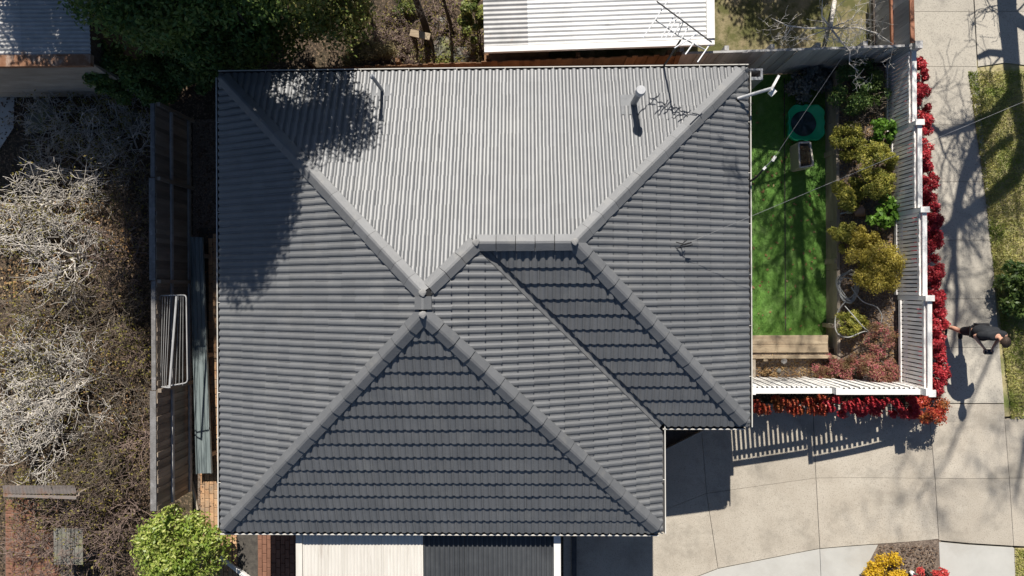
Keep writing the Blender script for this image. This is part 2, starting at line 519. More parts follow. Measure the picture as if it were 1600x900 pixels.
def leafy(name, cat, label, px, py, rpx, zbase, ztop, m, n, L, W, group=None, seed=0, nclump=24, flat=1., stems=True, up=.5, center=None, squash=(1, 1)):
    "low shrub: stems (trunk part) and leaf crown; px, py, rpx are its outline at mid height in the photo"
    g = np.random.default_rng(1000 + seed)
    zm = (zbase + ztop) / 2
    c = P(px, py, zbase + .6 * (ztop - zbase))
    R = rpx * (HC - zm) / F
    base = np.array([c[0], c[1], zbase])
    o = empty(name, base, label, cat, group)
    h = ztop - zbase
    cl = []
    for i in range(nclump):
        a = g.uniform(0, 2 * math.pi); q = math.sqrt(g.uniform(0, 1)) * .93
        rr = R * g.uniform(.17, .36)
        zz = zbase + h * (.3 + .6 * math.sqrt(max(0, 1 - q * q)) * g.uniform(.35, 1.0))
        cl.append((c[0] + R * q * math.cos(a) * squash[0], c[1] + R * q * math.sin(a) * squash[1], min(zz, ztop - rr * .4), rr))
    V, Fc = crown(cl, n, L, W, g, up)
    link('crown', fmesh('crown', V - base, Fc, m, g.uniform(0, 1, len(Fc))), o)
    if stems:
        s = []
        for k in cl[:10]:
            b = base + np.array([g.normal() * .03, g.normal() * .03, 0])
            e = np.array(k[:3]); mid = (b + e) / 2 + np.array([0, 0, .05]) + g.normal(size=3) * .04
            s.append((*b, *mid, .012, .009)); s.append((*mid, *e, .009, .005))
        link('stem', seg_mesh('stem', np.array(s) - np.array([*base, *base, 0, 0]), M['bark']), o)
    return o


def bare_shrub(name, cat, label, px, py, rpx, h, m, n_main, depth, group=None, seed=0, leaves=0, lm=None, nb=(3, 5), zb=0., r0=.028, spread=.85, up=.12, rmin=.0062):
    g = np.random.default_rng(5000 + seed)
    c = P(px, py, h * .6 + zb)
    base = np.array([c[0], c[1], zb])
    R = rpx * (HC - zb - h * .6) / F
    o = empty(name, base, label, cat, group)
    trunk = []; out = []; tips = []
    for i in range(n_main):
        a = 2 * math.pi * (i + g.uniform(0, .8)) / n_main
        lean = g.uniform(.45, 1.5)
        d = np.array([math.cos(a) * lean, math.sin(a) * lean, 1.])
        d /= np.linalg.norm(d)
        L = min(R * .8, h * .8) * g.uniform(.35, .6)
        p = base + np.array([math.cos(a), math.sin(a), 0]) * .08
        q = p + d * L
        mid = (p + q) / 2 + g.normal(size=3) * .07
        trunk.append((*p, *mid, r0, r0 * .85)); trunk.append((*mid, *q, r0 * .85, r0 * .6))
        for _ in range(g.integers(2, 4)):
            nd = d * .8 + g.normal(size=3) * .6
            nd[2] = abs(nd[2]) * .45
            grow(out, q, nd, R * .72, r0 * .5, depth, g, up, .6, nb, spread, .66, rmin, tips, zb + .05)
    sh = np.array([*base, *base, 0, 0])
    link('trunk', seg_mesh('trunk', np.array(trunk) - sh, m, 5), o)
    link('branches', seg_mesh('branches', np.array(out) - sh, m, 3), o)
    if leaves:
        tp = np.array(tips)
        pos = tp[g.choice(len(tp), leaves)] + g.normal(size=(leaves, 3)) * .05
        nn = g.normal(size=(leaves, 3)) * .6 + np.array([0, 0, .7]); nn /= np.linalg.norm(nn, axis=1)[:, None]
        V, Fc = leaf_arrays(pos, nn, .06, .035, g)
        link('leaves', fmesh('leaves', V - base, Fc, lm, g.uniform(0, 1, len(Fc))), o)
    return o


def scatter(name, pts, L, W, m, seed, label, cat, flat=.9, parent=None):
    g = np.random.default_rng(seed)
    pts = np.array(pts)
    nn = g.normal(size=(len(pts), 3)) * (1 - flat) + np.array([0, 0, 1.]); nn /= np.linalg.norm(nn, axis=1)[:, None]
    V, Fc = leaf_arrays(pts, nn, L, W, g)
    o = link(name, fmesh(name, V, Fc, m, g.uniform(0, 1, len(Fc))), parent)
    return tag(o, label, cat, kind='stuff')


# ------------------------------------------------------------------ ground
def axis(lo, hi, step, far):
    a = list(np.arange(lo, hi + 1e-6, step))
    return np.array([-far, -far / 2, -30] + a + [30, far / 2, far])


xs = np.sort(np.concatenate([axis(-16, 15, .25, 160.), [4.19, 4.21, 7.428, 7.444, 8.55, 8.57]])); ys = np.sort(np.concatenate([axis(-10, 12, .25, 160.), [-2.43, -2.41, -1.51, -1.49, 5.49, 5.51]]))
V = []
for y in ys:
    for x in xs:
        z = zt(x, y)
        if (x > 2.3 and y < -2.5) or x > FX + .1: z -= .14
        elif x > 4.2 and -2.42 < y < 5.5: z -= .03
        else: z -= .02
        V.append((x, y, z))
nx, ny = len(xs), len(ys)
I = np.arange(nx * ny).reshape(ny, nx)
Fc = np.stack([I[:-1, :-1], I[:-1, 1:], I[1:, 1:], I[1:, :-1]], -1).reshape(-1, 4)
ground = link('ground', fmesh('ground', np.array(V), Fc, M['soil']))
tag(ground, kind='structure')


def sheet(name, corners, m, off=.02, nu=16, nv=16, zf=zt, fixed=None):
    "ground-hugging sheet between four plan corners (x, y)"
    c = np.array(corners, float)
    V = []
    for j in range(nv + 1):
        for i in range(nu + 1):
            u, v = i / nu, j / nv
            p = (c[0] * (1 - u) + c[1] * u) * (1 - v) + (c[3] * (1 - u) + c[2] * u) * v
            V.append((p[0], p[1], (zf(p[0], p[1]) if fixed is None else fixed) + off))
    I = np.arange((nu + 1) * (nv + 1)).reshape(nv + 1, nu + 1)
    Fc = np.stack([I[:-1, :-1], I[:-1, 1:], I[1:, 1:], I[1:, :-1]], -1).reshape(-1, 4)
    return tag(link(name, fmesh(name, np.array(V), Fc, m)), kind='structure')


# ------------------------------------------------------------------ the house
W_, E_, N_, S_, SE_, WY = -6.70, 4.70, 4.68, -5.25, 2.83, -2.95
EZ, SL = 2.72, .47
xw = (W_ + SE_) / 2; h1 = (SE_ - W_) / 2; h2 = (N_ - WY) / 2
A_ = (xw, N_ - h1); S2 = (xw, S_ + h1); WP = (SE_ - h2, N_ - h2); EP = (E_ - h2, N_ - h2)
house = empty('house', ((W_ + E_) / 2, 0, 0), 'grey tiled hip-roofed house in the middle, seen from straight above', 'house')

# walls with window openings
ov = .5
wx0, wx1, wy0, wy1 = W_ + ov, E_ - ov, S_ + ov, N_ - ov
wb = MB()
def wallrun(a, b):
    a = np.array(a); b = np.array(b)
    d = (b - a) / np.linalg.norm(b - a); n = np.array([d[1], -d[0]]) * .11
    wb.prism([(*(a - n), EZ - .2), (*(b - n), EZ - .2), (*(b + n), EZ - .2), (*(a + n), EZ - .2)], EZ - .2)
cx = SE_ - ov; wyy = WY + ov
ring = [(wx0, wy0), (cx, wy0), (cx, wyy), (wx1, wyy), (wx1, wy1), (wx0, wy1)]
for i in range(6):
    a = np.array(ring[i]); b = np.array(ring[(i + 1) % 6]); d = (b - a) / np.linalg.norm(b - a)
    wallrun(a + d * .112, b - d * .112)
for p in ring:
    wb.box((p[0] - .11, p[1] - .11, 0), (p[0] + .11, p[1] + .11, EZ - .202))
wall = wb.build('wall', M['wallbrick'], house)
for (x, y, dx, dy) in [(wx1, 2.6, 1, 0), (wx1, -.6, 1, 0), (wx0, 1.8, -1, 0), (wx0, -2.4, -1, 0), (3.5, wyy, 0, -1), (-3, wy1, 0, 1), (1.5, wy1, 0, 1)]:
    f = MB()
    t = .6
    for u0, u1, z0, z1 in ((-t, t, .95, 1.02), (-t, t, 2.08, 2.15), (-t, -t + .07, 1.02, 2.08), (t - .07, t, 1.02, 2.08), (-.03, .03, 1.02, 2.08)):
        if dx: f.box((x + dx * .09, y + u0, z0) if dx > 0 else (x - .15, y + u0, z0), (x + .15, y + u1, z1) if dx > 0 else (x - .09, y + u1, z1))
        else: f.box((x + u0, y + .09, z0) if dy > 0 else (x + u0, y - .15, z0), (x + u1, y + .15, z1) if dy > 0 else (x + u1, y - .09, z1))
    fr = f.build('window', M['whitepaint'], house)
    gl = MB()
    if dx: gl.box((x + dx * .12 - .005, y - t + .08, 1.03), (x + dx * .12 + .005, y + t - .08, 2.07))
    else: gl.box((x - t + .08, y + dy * .12 - .005, 1.03), (x + t - .08, y + dy * .12 + .005, 2.07))
    gl.build('pane', M['glass'], fr)

# roof planes under the tiles
def rz(v): return EZ + SL * v - .035
rb = MB()
def pl(pts): rb.add([(p[0], p[1], rz(p[2])) for p in pts], [tuple(range(len(pts)))])
pl([(W_, N_, 0), (*A_, h1), (*S2, h1), (W_, S_, 0)])
pl([(W_, N_, 0), (E_, N_, 0), (*EP, h2), (*WP, h2), (*A_, h1)])
pl([(E_, N_, 0), (E_, WY, 0), (*EP, h2)])
pl([(E_, WY, 0), (SE_, WY, 0), (*WP, h2), (*EP, h2)])
pl([(SE_, WY, 0), (SE_, S_, 0), (*S2, h1), (*A_, h1), (*WP, h2)])
pl([(SE_, S_, 0), (W_, S_, 0), (*S2, h1)])
roof = rb.build('roof', M['deck'], house)
# eaves lining
sb = MB()
sb.add([(W_ + .02, N_ - .02, EZ - .2), (E_ - .02, N_ - .02, EZ - .2), (E_ - .02, WY + .02, EZ - .2), (W_ + .02, WY + .02, EZ - .2)], [(0, 1, 2, 3)])
sb.add([(W_ + .02, WY + .02, EZ - .2), (SE_ - .02, WY + .02, EZ - .2), (SE_ - .02, S_ + .02, EZ - .2), (W_ + .02, S_ + .02, EZ - .2)], [(0, 1, 2, 3)])
sb.build('eaves_lining', M['whitepaint'], house)

# --- tiles
TW, TG, TH = .302, .308, .040
roll = [(0, 0), (.018, .017), (.042, .029), (.078, .031), (.104, .019), (.120, 0), (.151, -.001)]
prof = roll[:-1] + [(u + .151, h) for u, h in roll]
def tile_geo():
    vs = []; fs = []
    k = len(prof)
    v0, v1 = 0., TG + .03
    for u, h in prof: vs.append((u, v0 - .55 * h, TH + h - SL * .55 * h * .75))
    for u, h in prof: vs.append((u, v1, SL * v1 + h + .002))
    for u, h in prof: vs.append((u, v0 - .55 * h + .004, TH + h - .042))
    for i in range(k - 1):
        fs.append((i, i + 1, k + i + 1, k + i))
        fs.append((2 * k + i, 2 * k + i + 1, i + 1, i))
    return np.array(vs), fs
TV, TF = tile_geo()
tile_me = bpy.data.meshes.new('tile')
tile_me.from_pydata(TV.tolist(), [], TF); tile_me.materials.append(M['tile'])

gt = np.random.default_rng(3)
full = []; cutV = []; cutF = []; cutR = []
def face_tiles(O, e, n, ulen, vmax, halfplanes, special=None):
    "O eave corner, e along eave, n up the slope; halfplanes: (point, inward normal) in plan"
    O = np.array(O); e = np.array(e, float); n = np.array(n, float)
    rows = int(vmax / TG) + 1
    for i in range(-0, rows):
        v = i * TG - .036
        off = (i % 2) * TW / 2
        for j in range(-1, int(ulen / TW) + 2):
            u = j * TW - off
            jz = gt.normal() * .002; ju = gt.normal() * .0012
            o2 = O + e * (u + ju) + n * v
            q = np.array([o2 + e * a + n * b for a, b in ((0, 0), (TW, 0), (TW, TG), (0, TG))])
            hp = halfplanes if special is None else special(q.mean(0), halfplanes)
            dist = [((q - np.array(p)) @ np.array(m)) for p, m in hp]
            if any(d.max() <= .005 for d in dist): continue
            ang = math.atan2(e[1], e[0])
            loc = np.array([o2[0], o2[1], EZ + SL * v + jz])
            if all(d.min() >= -.002 for d in dist):
                full.append((loc, ang + gt.normal() * .004)); continue
            bm = bmesh.new()
            R = np.array([[e[0], n[0], 0], [e[1], n[1], 0], [0, 0, 1]])
            W3 = TV @ R.T + loc
            bv = [bm.verts.new(p) for p in W3]
            for f in TF: bm.faces.new([bv[a] for a in f])
            for (p, m), d in zip(hp, dist):
                if d.min() < -.002 and bm.verts:
                    bmesh.ops.bisect_plane(bm, geom=bm.verts[:] + bm.edges[:] + bm.faces[:], plane_co=(*p, 0), plane_no=(-m[0], -m[1], 0), clear_outer=True)
            bm.verts.index_update()
            b0 = len(cutV)
            cutR.extend([gt.uniform()] * len(bm.faces))
            cutV.extend([tuple(x.co) for x in bm.verts])
            cutF.extend([tuple(x.index + b0 for x in f.verts) for f in bm.faces])
            bm.free()

r2 = math.sqrt(.5)
hipNW = lambda s: (A_, (-r2 * s, -r2 * s))      # line NW corner to A: west face is below it
# west face (eave runs along -y when looking up slope to +x)
face_tiles((W_, N_), (0, -1), (1, 0), N_ - S_, h1, [((W_, N_), (-r2, -r2)), ((W_, S_), (-r2, r2)), (A_, (-1, 0))])
# south face
face_tiles((W_, S_), (1, 0), (0, 1), SE_ - W_, h1, [((W_, S_), (r2, -r2)), ((SE_, S_), (-r2, -r2))])
# east face of the west block
vg = .075
face_tiles((SE_, S_), (0, 1), (-1, 0), A_[1] - S_ + h1, h1,
           [((SE_, S_), (r2, r2)), ((SE_ - vg * r2, WY - vg * r2), (-r2, -r2)), (A_, (r2, -r2)), (A_, (1, 0)), ((SE_, S_), (0, 1))])
# south face of the east wing
face_tiles((SE_ - h2, WY), (1, 0), (0, 1), E_ - SE_ + 2 * h2, h2,
           [((SE_ + vg * r2, WY + vg * r2), (r2, r2)), ((E_, WY), (-r2, -r2)), (EP, (0, -1)), ((SE_ + .0, WY - .08), (0, 1))])
# east face
face_tiles((E_, WY), (0, 1), (-1, 0), N_ - WY, h2, [((E_, WY), (r2, r2)), ((E_, N_), (r2, -r2))])
# north face: ridge limits east of WP, hip A-WP west of it
def north_special(c, hp):
    return hp[:2] + ([hp[2]] if c[0] > WP[0] else [hp[3]])
face_tiles((E_, N_), (-1, 0), (0, -1), E_ - W_, h1, [((E_, N_), (-r2, r2)), ((W_, N_), (r2, r2)), (EP, (0, 1)), (A_, (-r2, r2))], north_special)

def score(t):
    p = t[0]
    return (HC - p[2]) + .12 * math.hypot(p[0], p[1])
full.sort(key=score)
for loc, ang in full[:300]:
    o = link('tile', tile_me, roof, loc)
    o.rotation_euler = (0, 0, ang)
sv = list(cutV); sf = list(cutF); sr = list(cutR)
for loc, ang in full[300:]:
    c, s = math.cos(ang), math.sin(ang)
    R = np.array([[c, -s, 0], [s, c, 0], [0, 0, 1]])
    b0 = len(sv)
    sr.extend([gt.uniform()] * len(TF))
    sv.extend((TV @ R.T + loc).tolist()); sf.extend([tuple(i + b0 for i in f) for f in TF])
mb = MB(); mb.v = sv; mb.f = sf
rt = tag(mb.build('roof_tiles', M['tile'], roof), kind='stuff')
rt.data.attributes.new('rnd', 'FLOAT', 'FACE').data.foreach_set('value', np.array(sr, np.float32))

# --- ridge and hip caps
CL = .40; CWD = .156
def cap_mesh(name, drop):
    vs = []
    # low end is a little wider and rides higher (laps over the cap below it)
    for x, k, z in ((0, 1.03, .016), (CL - .014, .985, .0)):
        for (y, h) in ((-CWD, -drop - .065), (-CWD, -drop), (-.022, -.004), (.022, -.004), (CWD, -drop), (CWD, -drop - .065)):
            vs.append((x, y * k, h + z))
    for (y, h) in ((-CWD, -drop - .02), (-.02, -.03), (.02, -.03), (CWD, -drop - .02)):
        vs.append((.004, y, h))
    fs = [(i, i + 1, 7 + i, 6 + i) for i in range(5)] + [(1, 12, 13, 2), (2, 13, 14, 3), (3, 14, 15, 4), (0, 12, 1), (4, 15, 5)]
    me = bpy.data.meshes.new(name); me.from_pydata(vs, [], fs); me.materials.append(M['cap'])
    return me
cap_hip = cap_mesh('ridge_cap', .074); cap_rid = cap_mesh('ridge_cap', .080)
def caps(lo, hi, me, lift=.098):
    lo = np.array(lo, float); hi = np.array(hi, float)
    d = hi - lo; L = np.linalg.norm(d); d /= L
    side = np.cross((0, 0, 1), d); side /= np.linalg.norm(side)
    up = np.cross(d, side)
    k = max(1, round(L / CL)); st = L / k
    for i in range(k):
        p = lo + d * st * i + np.array([0, 0, lift + gt.normal() * .002])
        o = link('ridge_cap', me, roof, p)
        tw = gt.normal() * .008
        Rm = Matrix((d, side, up)).transposed() @ Matrix.Rotation(tw, 3, 'Z')
        o.rotation_euler = Rm.to_euler()
        o.scale = (st / CL, 1, 1)
def p3(xy, v): return (xy[0], xy[1], EZ + SL * v)
caps(p3((W_ + .07, N_ - .07), .07), p3(A_, h1), cap_hip)
caps(p3((W_ + .07, S_ + .07), .07), p3(S2, h1), cap_hip)
caps(p3((SE_ - .07, S_ + .07), .07), p3(S2, h1), cap_hip)
caps(p3((E_ - .07, N_ - .07), .07), p3(EP, h2), cap_hip)
caps(p3((E_ - .07, WY + .07), .07), p3(EP, h2), cap_hip)
caps(p3(WP, h2), p3((A_[0] + .1, A_[1] + .1), h1 - .1), cap_hip)
caps(p3((WP[0] + .02, WP[1]), h2), p3(EP, h2), cap_rid, .108)
caps(p3((S2[0], S2[1] + .1), h1), p3((A_[0], A_[1] - .05), h1), cap_rid, .112)

# mortar bedding under the caps and lumps where they meet
mo = MB()
def bed(lo, hi, drop):
    lo = np.array(lo, float); hi = np.array(hi, float)
    d = (hi - lo) / np.linalg.norm(hi - lo); sd = np.cross((0, 0, 1), d); sd /= np.linalg.norm(sd)
    vs = [p + sd * w + np.array([0, 0, h]) for p in (lo, hi) for w, h in ((-.135, -.02), (-.13, .07 - drop), (0, .07), (.13, .07 - drop), (.135, -.02))]
    mo.add(vs, [(i, i + 1, 6 + i, 5 + i) for i in range(4)])
for c_, t_, v_ in (((W_ + .1, N_ - .1), A_, h1), ((W_ + .1, S_ + .1), S2, h1), ((SE_ - .1, S_ + .1), S2, h1), ((E_ - .1, N_ - .1), EP, h2), ((E_ - .1, WY + .1), EP, h2)):
    bed(p3(c_, .1), p3(t_, v_), .05)
bed(p3(WP, h2), p3(A_, h1), .05); bed(p3(WP, h2), p3(EP, h2), .07); bed(p3(S2, h1), p3(A_, h1), .07)
mo.build('mortar_bed', M['deck'], roof)
for (q, v_) in ((A_, h1), (S2, h1), (WP, h2), (EP, h2)):
    bm = bmesh.new(); bmesh.ops.create_icosphere(bm, subdivisions=2, radius=.065)
    for v in bm.verts: v.co = Vector((v.co.x * (1.1 + .25 * math.sin(30 * v.co.y)), v.co.y * (1.1 + .2 * math.sin(25 * v.co.x)), v.co.z * .36))
    me = bpy.data.meshes.new('mortar'); bm.to_mesh(me); bm.free(); me.materials.append(M['mortar'])
    link('mortar', me, roof, np.array(p3(q, v_)) + (0, 0, .125))

# valley flashing
vf = MB()
a = np.array(p3((SE_ + .03, WY - .03), 0)) ; b = np.array(p3(WP, h2))
sd = np.array([r2, r2, 0])
vf.add([a - sd * .16 + (0, 0, .05), a + (0, 0, -.005), a + sd * .16 + (0, 0, .05), b - sd * .16 + (0, 0, .05), b + (0, 0, -.005), b + sd * .16 + (0, 0, .05)], [(0, 1, 4, 3), (1, 2, 5, 4)])
for s_ in (-1, 1):
    vf.tube([a + sd * .062 * s_ + (0, 0, .03), b + sd * .062 * s_ + (0, 0, .03)], .008, 5)
vf.build('valley_flashing', M['cap'], roof)

# gutters: channel section along each eave, pale outer lip
def gutter(a, b, out, ext0, ext1):
    a = np.array(a, float); b = np.array(b, float); out = np.array(out, float)
    d = (b - a) / np.linalg.norm(b - a)
    a = a - d * ext0; b = b + d * ext1
    z = EZ - .03
    def quad(mb, pr):
        vs = [(*(p + out * u), z + h) for p in (a, b) for u, h in pr]
        k = len(pr)
        mb.add(vs, [(i, i + 1, k + i + 1, k + i) for i in range(k - 1)])
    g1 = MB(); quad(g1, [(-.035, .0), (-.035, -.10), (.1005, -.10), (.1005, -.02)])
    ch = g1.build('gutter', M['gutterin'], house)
    g2 = MB(); quad(g2, [(.101, -.12), (.101, .0), (.104, .014), (.124, .014), (.127, .0), (.127, -.12), (-.04, -.12)])
    g2.build('gutter_lip', M['cream'], ch)
    L = np.linalg.norm(b - a); cl = MB()
    k = int(L / .98)
    for i in range(1, k):
        p = a + d * (L * i / k)
        q0 = p + out * .05; q1 = p + out * .10
        cl.beam((*q0, z + .012), (*q1, z + .014), .012, .008)
    tag(cl.build('gutter_clip', M['cream'], ch), kind='stuff')
    fa = MB(); quad(fa, [(-.042, .01), (-.042, -.19)])
    fa.build('fascia', M['cream'], house)
gutter((W_, N_), (E_, N_), (0, 1), .07, .07)
gutter((E_, N_), (E_, WY), (1, 0), -.03, .07)
gutter((E_, WY), (SE_, WY), (0, -1), -.03, -.07)
gutter((SE_, WY), (SE_, S_), (1, 0), -.03, .07)
gutter((SE_, S_), (W_, S_), (0, -1), -.03, .07)
gutter((W_, S_), (W_, N_), (-1, 0), -.03, -.03)

def on_north(px, py):
    v = .5
    for _ in range(30):
        p = P(px, py, EZ + SL * v + .06); v = N_ - p[1]
    return P(px, py, EZ + SL * v + .06)
# small vent pipe and the larger flue: parts of the roof
b0 = on_north(597, 141)
vp = MB().tube([b0 - (0, 0, .06), b0 + (0, 0, .16), b0 + (-.01, .02, .86)], .037, 12)
vent = vp.build('vent_pipe', M['zinc'], roof)
MB().tube([b0 + (-.01, .02, .85), b0 + (-.01, .02, .90)], .05, 12).build('vent_cap', M['zinc'], vent)
fl = MB(); fb = b0 + (0, -.02, -.02)
fl.add([fb + (-.2, .16, -.05), fb + (.2, .16, -.05), fb + (.22, -.22, .11), (fb + (-.22, -.22, .11))], [(3, 2, 1, 0)])
fl.build('vent_flashing', M['lead'], vent)
c0 = on_north(990, 161)
fp = MB().tube([c0 - (0, 0, .08), c0 + (0, 0, .8)], .066, 16)
flue = fp.build('flue', M['zinc'], roof)
MB().tube([c0 + (0, 0, .76), c0 + (0, 0, .82), c0 + (.0, 0, .92), c0 + (0, 0, .98)], [.07, .10, .10, .085], 20).build('flue_cowl', M['galv'], flue)
fl = MB()
fl.add([c0 + (-.27, .2, -.08), c0 + (.12, .2, -.08), c0 + (.14, -.26, .095), c0 + (-.28, -.26, .095)], [(3, 2, 1, 0)])
fl.build('flue_flashing', M['lead'], flue)

# ------------------------------------------------------------------ TV aerial on its mast at the north eave
az = 4.3
mb_ = np.array(P(1034, 108, 2.55)); mt = P(1059, 56, az)
mt = np.array([mb_[0] + .02, mb_[1], az])
ae = empty('tv_aerial', mb_, 'thin TV aerial on a dark mast at the north gutter, rods over white tin roof', 'aerial')
MB().tube([mb_, mt], .021, 8).build('mast', M['black'], ae)
def aer(px, py): return P(px, py, az)
boom = MB().tube([aer(1024, 31), aer(1060, 56), aer(1102, 78)], .014, 6).build('boom', M['zinc'], ae)
boom2 = MB().tube([P(1026, 2, az + .12), P(1112, 66, az + .12)], .015, 6).build('boom', M['gutterin'], ae)
MB().tube([aer(1059, 56), P(1068, 33, az + .12)], .012, 6).build('strut', M['zinc'], ae)
rods = [((1043, 2), (1005, 59)), ((1057, 19), (1033, 60)), ((1063, 19), (1040, 60)), ((1068, 29), (1048, 60)), ((1078, 39), (1065, 60)), ((1094, 50), (1054, 75)), ((1086, 64), (1071, 85)), ((1112, 65), (1090, 97))]
for q0, q1 in rods:
    MB().tube([P(*q0, az + .05), P(*q1, az + .05)], .0125, 6).build('rod', M['alu'], ae)

# ------------------------------------------------------------------ wall bracket, cables, overhead wires
q0, q1, q2 = P(1153, 154, 2.86), P(1206, 138, 3.3), P(1217, 118, 3.3)
br = empty('wall_bracket', q0, 'white angled pipe bracket reaching out past the north-east gutter over the lawn', 'bracket')
MB().tube([q0, q1], .034, 10).build('arm', M['galv'], br)
MB().beam(q1 + (-.02, -.04, 0), q2, .045, .05).build('crossarm', M['whitepaint'], br)
MB().beam(q1 + (.0, -.1, -.12), q1 + (.1, .0, -.12), .11, .06).build('insulator_plate', M['whitepaint'], br)
MB().tube([q0 + (-.01, -.02, 0), q0 + (.05, -.1, -.05), q0 + (.1, -.28, -.12)], .022, 6).build('cable_loop', M['black'], br)

k0, k1, k2, k3 = P(1171, 284, 2.75), P(1183, 276, 2.95), P(1194, 263, 3.1), P(1209, 248, 3.3)
cd = empty('service_cable', k0, 'short black service cable with white clamps hanging off the east gutter', 'cable')
MB().tube([k0, k1, (k1 + k2) / 2 + (0, .01, .02), k2], .022, 8).build('sleeve', M['black'], cd)
MB().tube([k2, k3], .012, 6).build('conductor', M['wire'], cd)
MB().beam(k3 - (.03, .05, 0), k3 + (.03, .05, 0), .05, .05).build('clamp', M['whitepaint'], cd)
MB().beam(k2 - (.03, .03, -.02), k2 + (.03, .03, .02), .045, .04).build('clamp', M['whitepaint'], cd)

def wire(name, label, a, b, sag, r):
    a = np.array(a); b = np.array(b)
    pts = [a * (1 - t) + b * t - np.array([0, 0, sag * 4 * t * (1 - t)]) for t in np.linspace(0, 1, 26)]
    o = MB().tube(pts, r, 6).build(name, M['wire'], None, a)
    return tag(o, label, 'wire', 'overhead service wires')
e1 = P(1380, -2, 5.2)
wire('overhead_wire', 'thin grey wire rising from the clamp by the east gutter over the bare tree', k3, k3 + (e1 - k3) * 3.2, .12, .0036)
rp = P(1066, 383, 3.62)
e2 = P(1442, 225, 5.0)
wo = wire('overhead_wire', 'thin grey wire from the east roof slope across the lawn towards the street', rp + (.05, .02, .1), rp + (.05, .02, .1) + (e2 - rp) * 2.4, .10, .0036)
an = empty('wire_anchor', rp, 'small black wire anchor fixed on the tiles of the east roof slope', 'anchor')
MB().tube([rp + (0, 0, -.1), rp + (.03, .01, .1), rp + (.16, .05, .12)], .016, 6).build('hook', M['black'], an)
MB().tube([rp + (-.12, .06, .0), rp + (-.02, .02, .1), rp + (.08, .1, .05)], .011, 6).build('stay', M['black'], an)
MB().tube([rp + (-.1, -.06, -.04), rp + (.06, -.03, .05), rp + (.2, .0, .04)], .011, 6).build('stay', M['black'], an)

# grey open box under the north-east corner
x0, y0 = P(1171, 125, 1.9)[:2]; x1, y1 = P(1192, 107, 1.9)[:2]
bxo = empty('metal_box', (x0, y0, zt(x0, y0)), 'grey open-topped metal box against the house at the north-east corner', 'box')
t_ = MB()
t_.box((x0, y0, 1.0), (x1, y0 + .07, 1.9)); t_.box((x1 - .05, y0 + .072, 1.0), (x1, y1, 1.9)); t_.box((x0, y1 - .04, 1.0), (x1 - .052, y1, 1.9))
t_.build('casing', M['zinc'], bxo)
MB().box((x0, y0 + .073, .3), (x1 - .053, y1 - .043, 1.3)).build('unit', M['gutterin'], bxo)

# ------------------------------------------------------------------ east yard
lawn = sheet('lawn', [P(1140, 530, .3)[:2], (7.42, P(1200, 530, .3)[1]), (7.42, 5.3), (4.1, 5.3)], M['turf'], .012, 24, 40, fixed=.3)
MB().box((P(1226, 300, .3)[0] - .012, -1.1, .308), (P(1226, 300, .3)[0] + .012, 5.2, .318)).build('seam', M['joint'], lawn)
bed = sheet('garden_bed', [(7.44, -2.3), (FX - .04, -2.3), (FX - .04, 5.2), (7.44, 5.2)], M['mulch'], .015, 14, 50)
bed2 = sheet('garden_bed', [(4.55, -2.3), (7.44, -2.3), (7.44, -1.62), (4.55, -1.62)], M['mulch'], .02, 20, 10)

# timber retaining walls: sleepers laid on edge in three courses
yS = P(1240, 556, .95)[1]
rw = empty('retaining_wall', (7.42, 1, .3), 'long grey timber sleeper retaining wall between the green lawn and the shrub bed', 'retaining wall')
for c in range(3):
    ya = 5.2; k = 0
    while ya > yS - .1:
        Ls = min(2.4 if k or c != 1 else 1.2, ya - yS + .12)
        ln = MB(); z0 = .3 + c * .215
        ln.box((7.42 - c * .004, ya - Ls + .004, z0), (7.495 - c * .004, ya - .004, z0 + .211))
        ln.build('sleeper', M['sleepery'], rw, None, bevel=.006)
        ya -= Ls; k += 1
        if Ls < .2: break
MB().box((7.385, .55, .2), (7.415, .68, .9)).build('post', M['sleepery'], rw)
MB().box((7.385, 3.2, .2), (7.415, 3.33, .9)).build('post', M['sleepery'], rw)
MB().box((7.32, -1.0, .2), (7.415, -.9, .9)).build('post', M['sleepery'], rw)

rs = empty('retaining_wall', (6, yS, .3), 'short pale timber sleeper wall along the south end of the lawn, beside the flat bench', 'retaining wall')
xl = 4.62
for c in range(3):
    z0 = .3 + c * .215
    for (u0, u1) in ((xl, 5.9 - .2 * (c % 2)), (5.9 - .2 * (c % 2), 7.41)):
        MB().box((u0 + .003, yS - .075 + c * .003, z0), (u1 - .003, yS + c * .003, z0 + .211)).build('sleeper', M['sleeper'], rs, bevel=.006)
MB().box((5.66, yS - .13, .3), (5.76, yS - .08, .93)).build('post', M['sleeper'], rs)
# side edging of the small front bed
x0 = P(1177, 580, .9)[0]
MB().box((x0 - .03, yS - .9, .4), (x0 + .05, yS - .09, .93)).build('sleeper', M['sleepery'], rs, bevel=.006)
be = empty('bench', (6, yS + .3, .3), 'low flat bench of two wide weathered planks at the south end of the lawn', 'bench')
zb = .82
xr = P(1295, 540, zb)[0]
yA = P(1240, 524, zb)[1]; yB = P(1240, 551, zb)[1]
ym = P(1240, 538, zb)[1]
MB().box((xl, ym + .004, zb - .05), (xr - .01, yA, zb)).build('plank', M['sleeper'], be, bevel=.005)
MB().box((xl, yB, zb - .05), (xr, ym - .004, zb)).build('plank', M['sleeper'], be, bevel=.005)
MB().box((xl, yA - .09, .3), (xr - .03, yA - .04, zb - .055)).build('front_board', M['sleeper'], be)
for x in (xl + .1, 5.9, xr - .15):
    MB().box((x, yB + .05, .3), (x + .1, yA - .1, zb - .055)).build('leg', M['sleeper'], be)

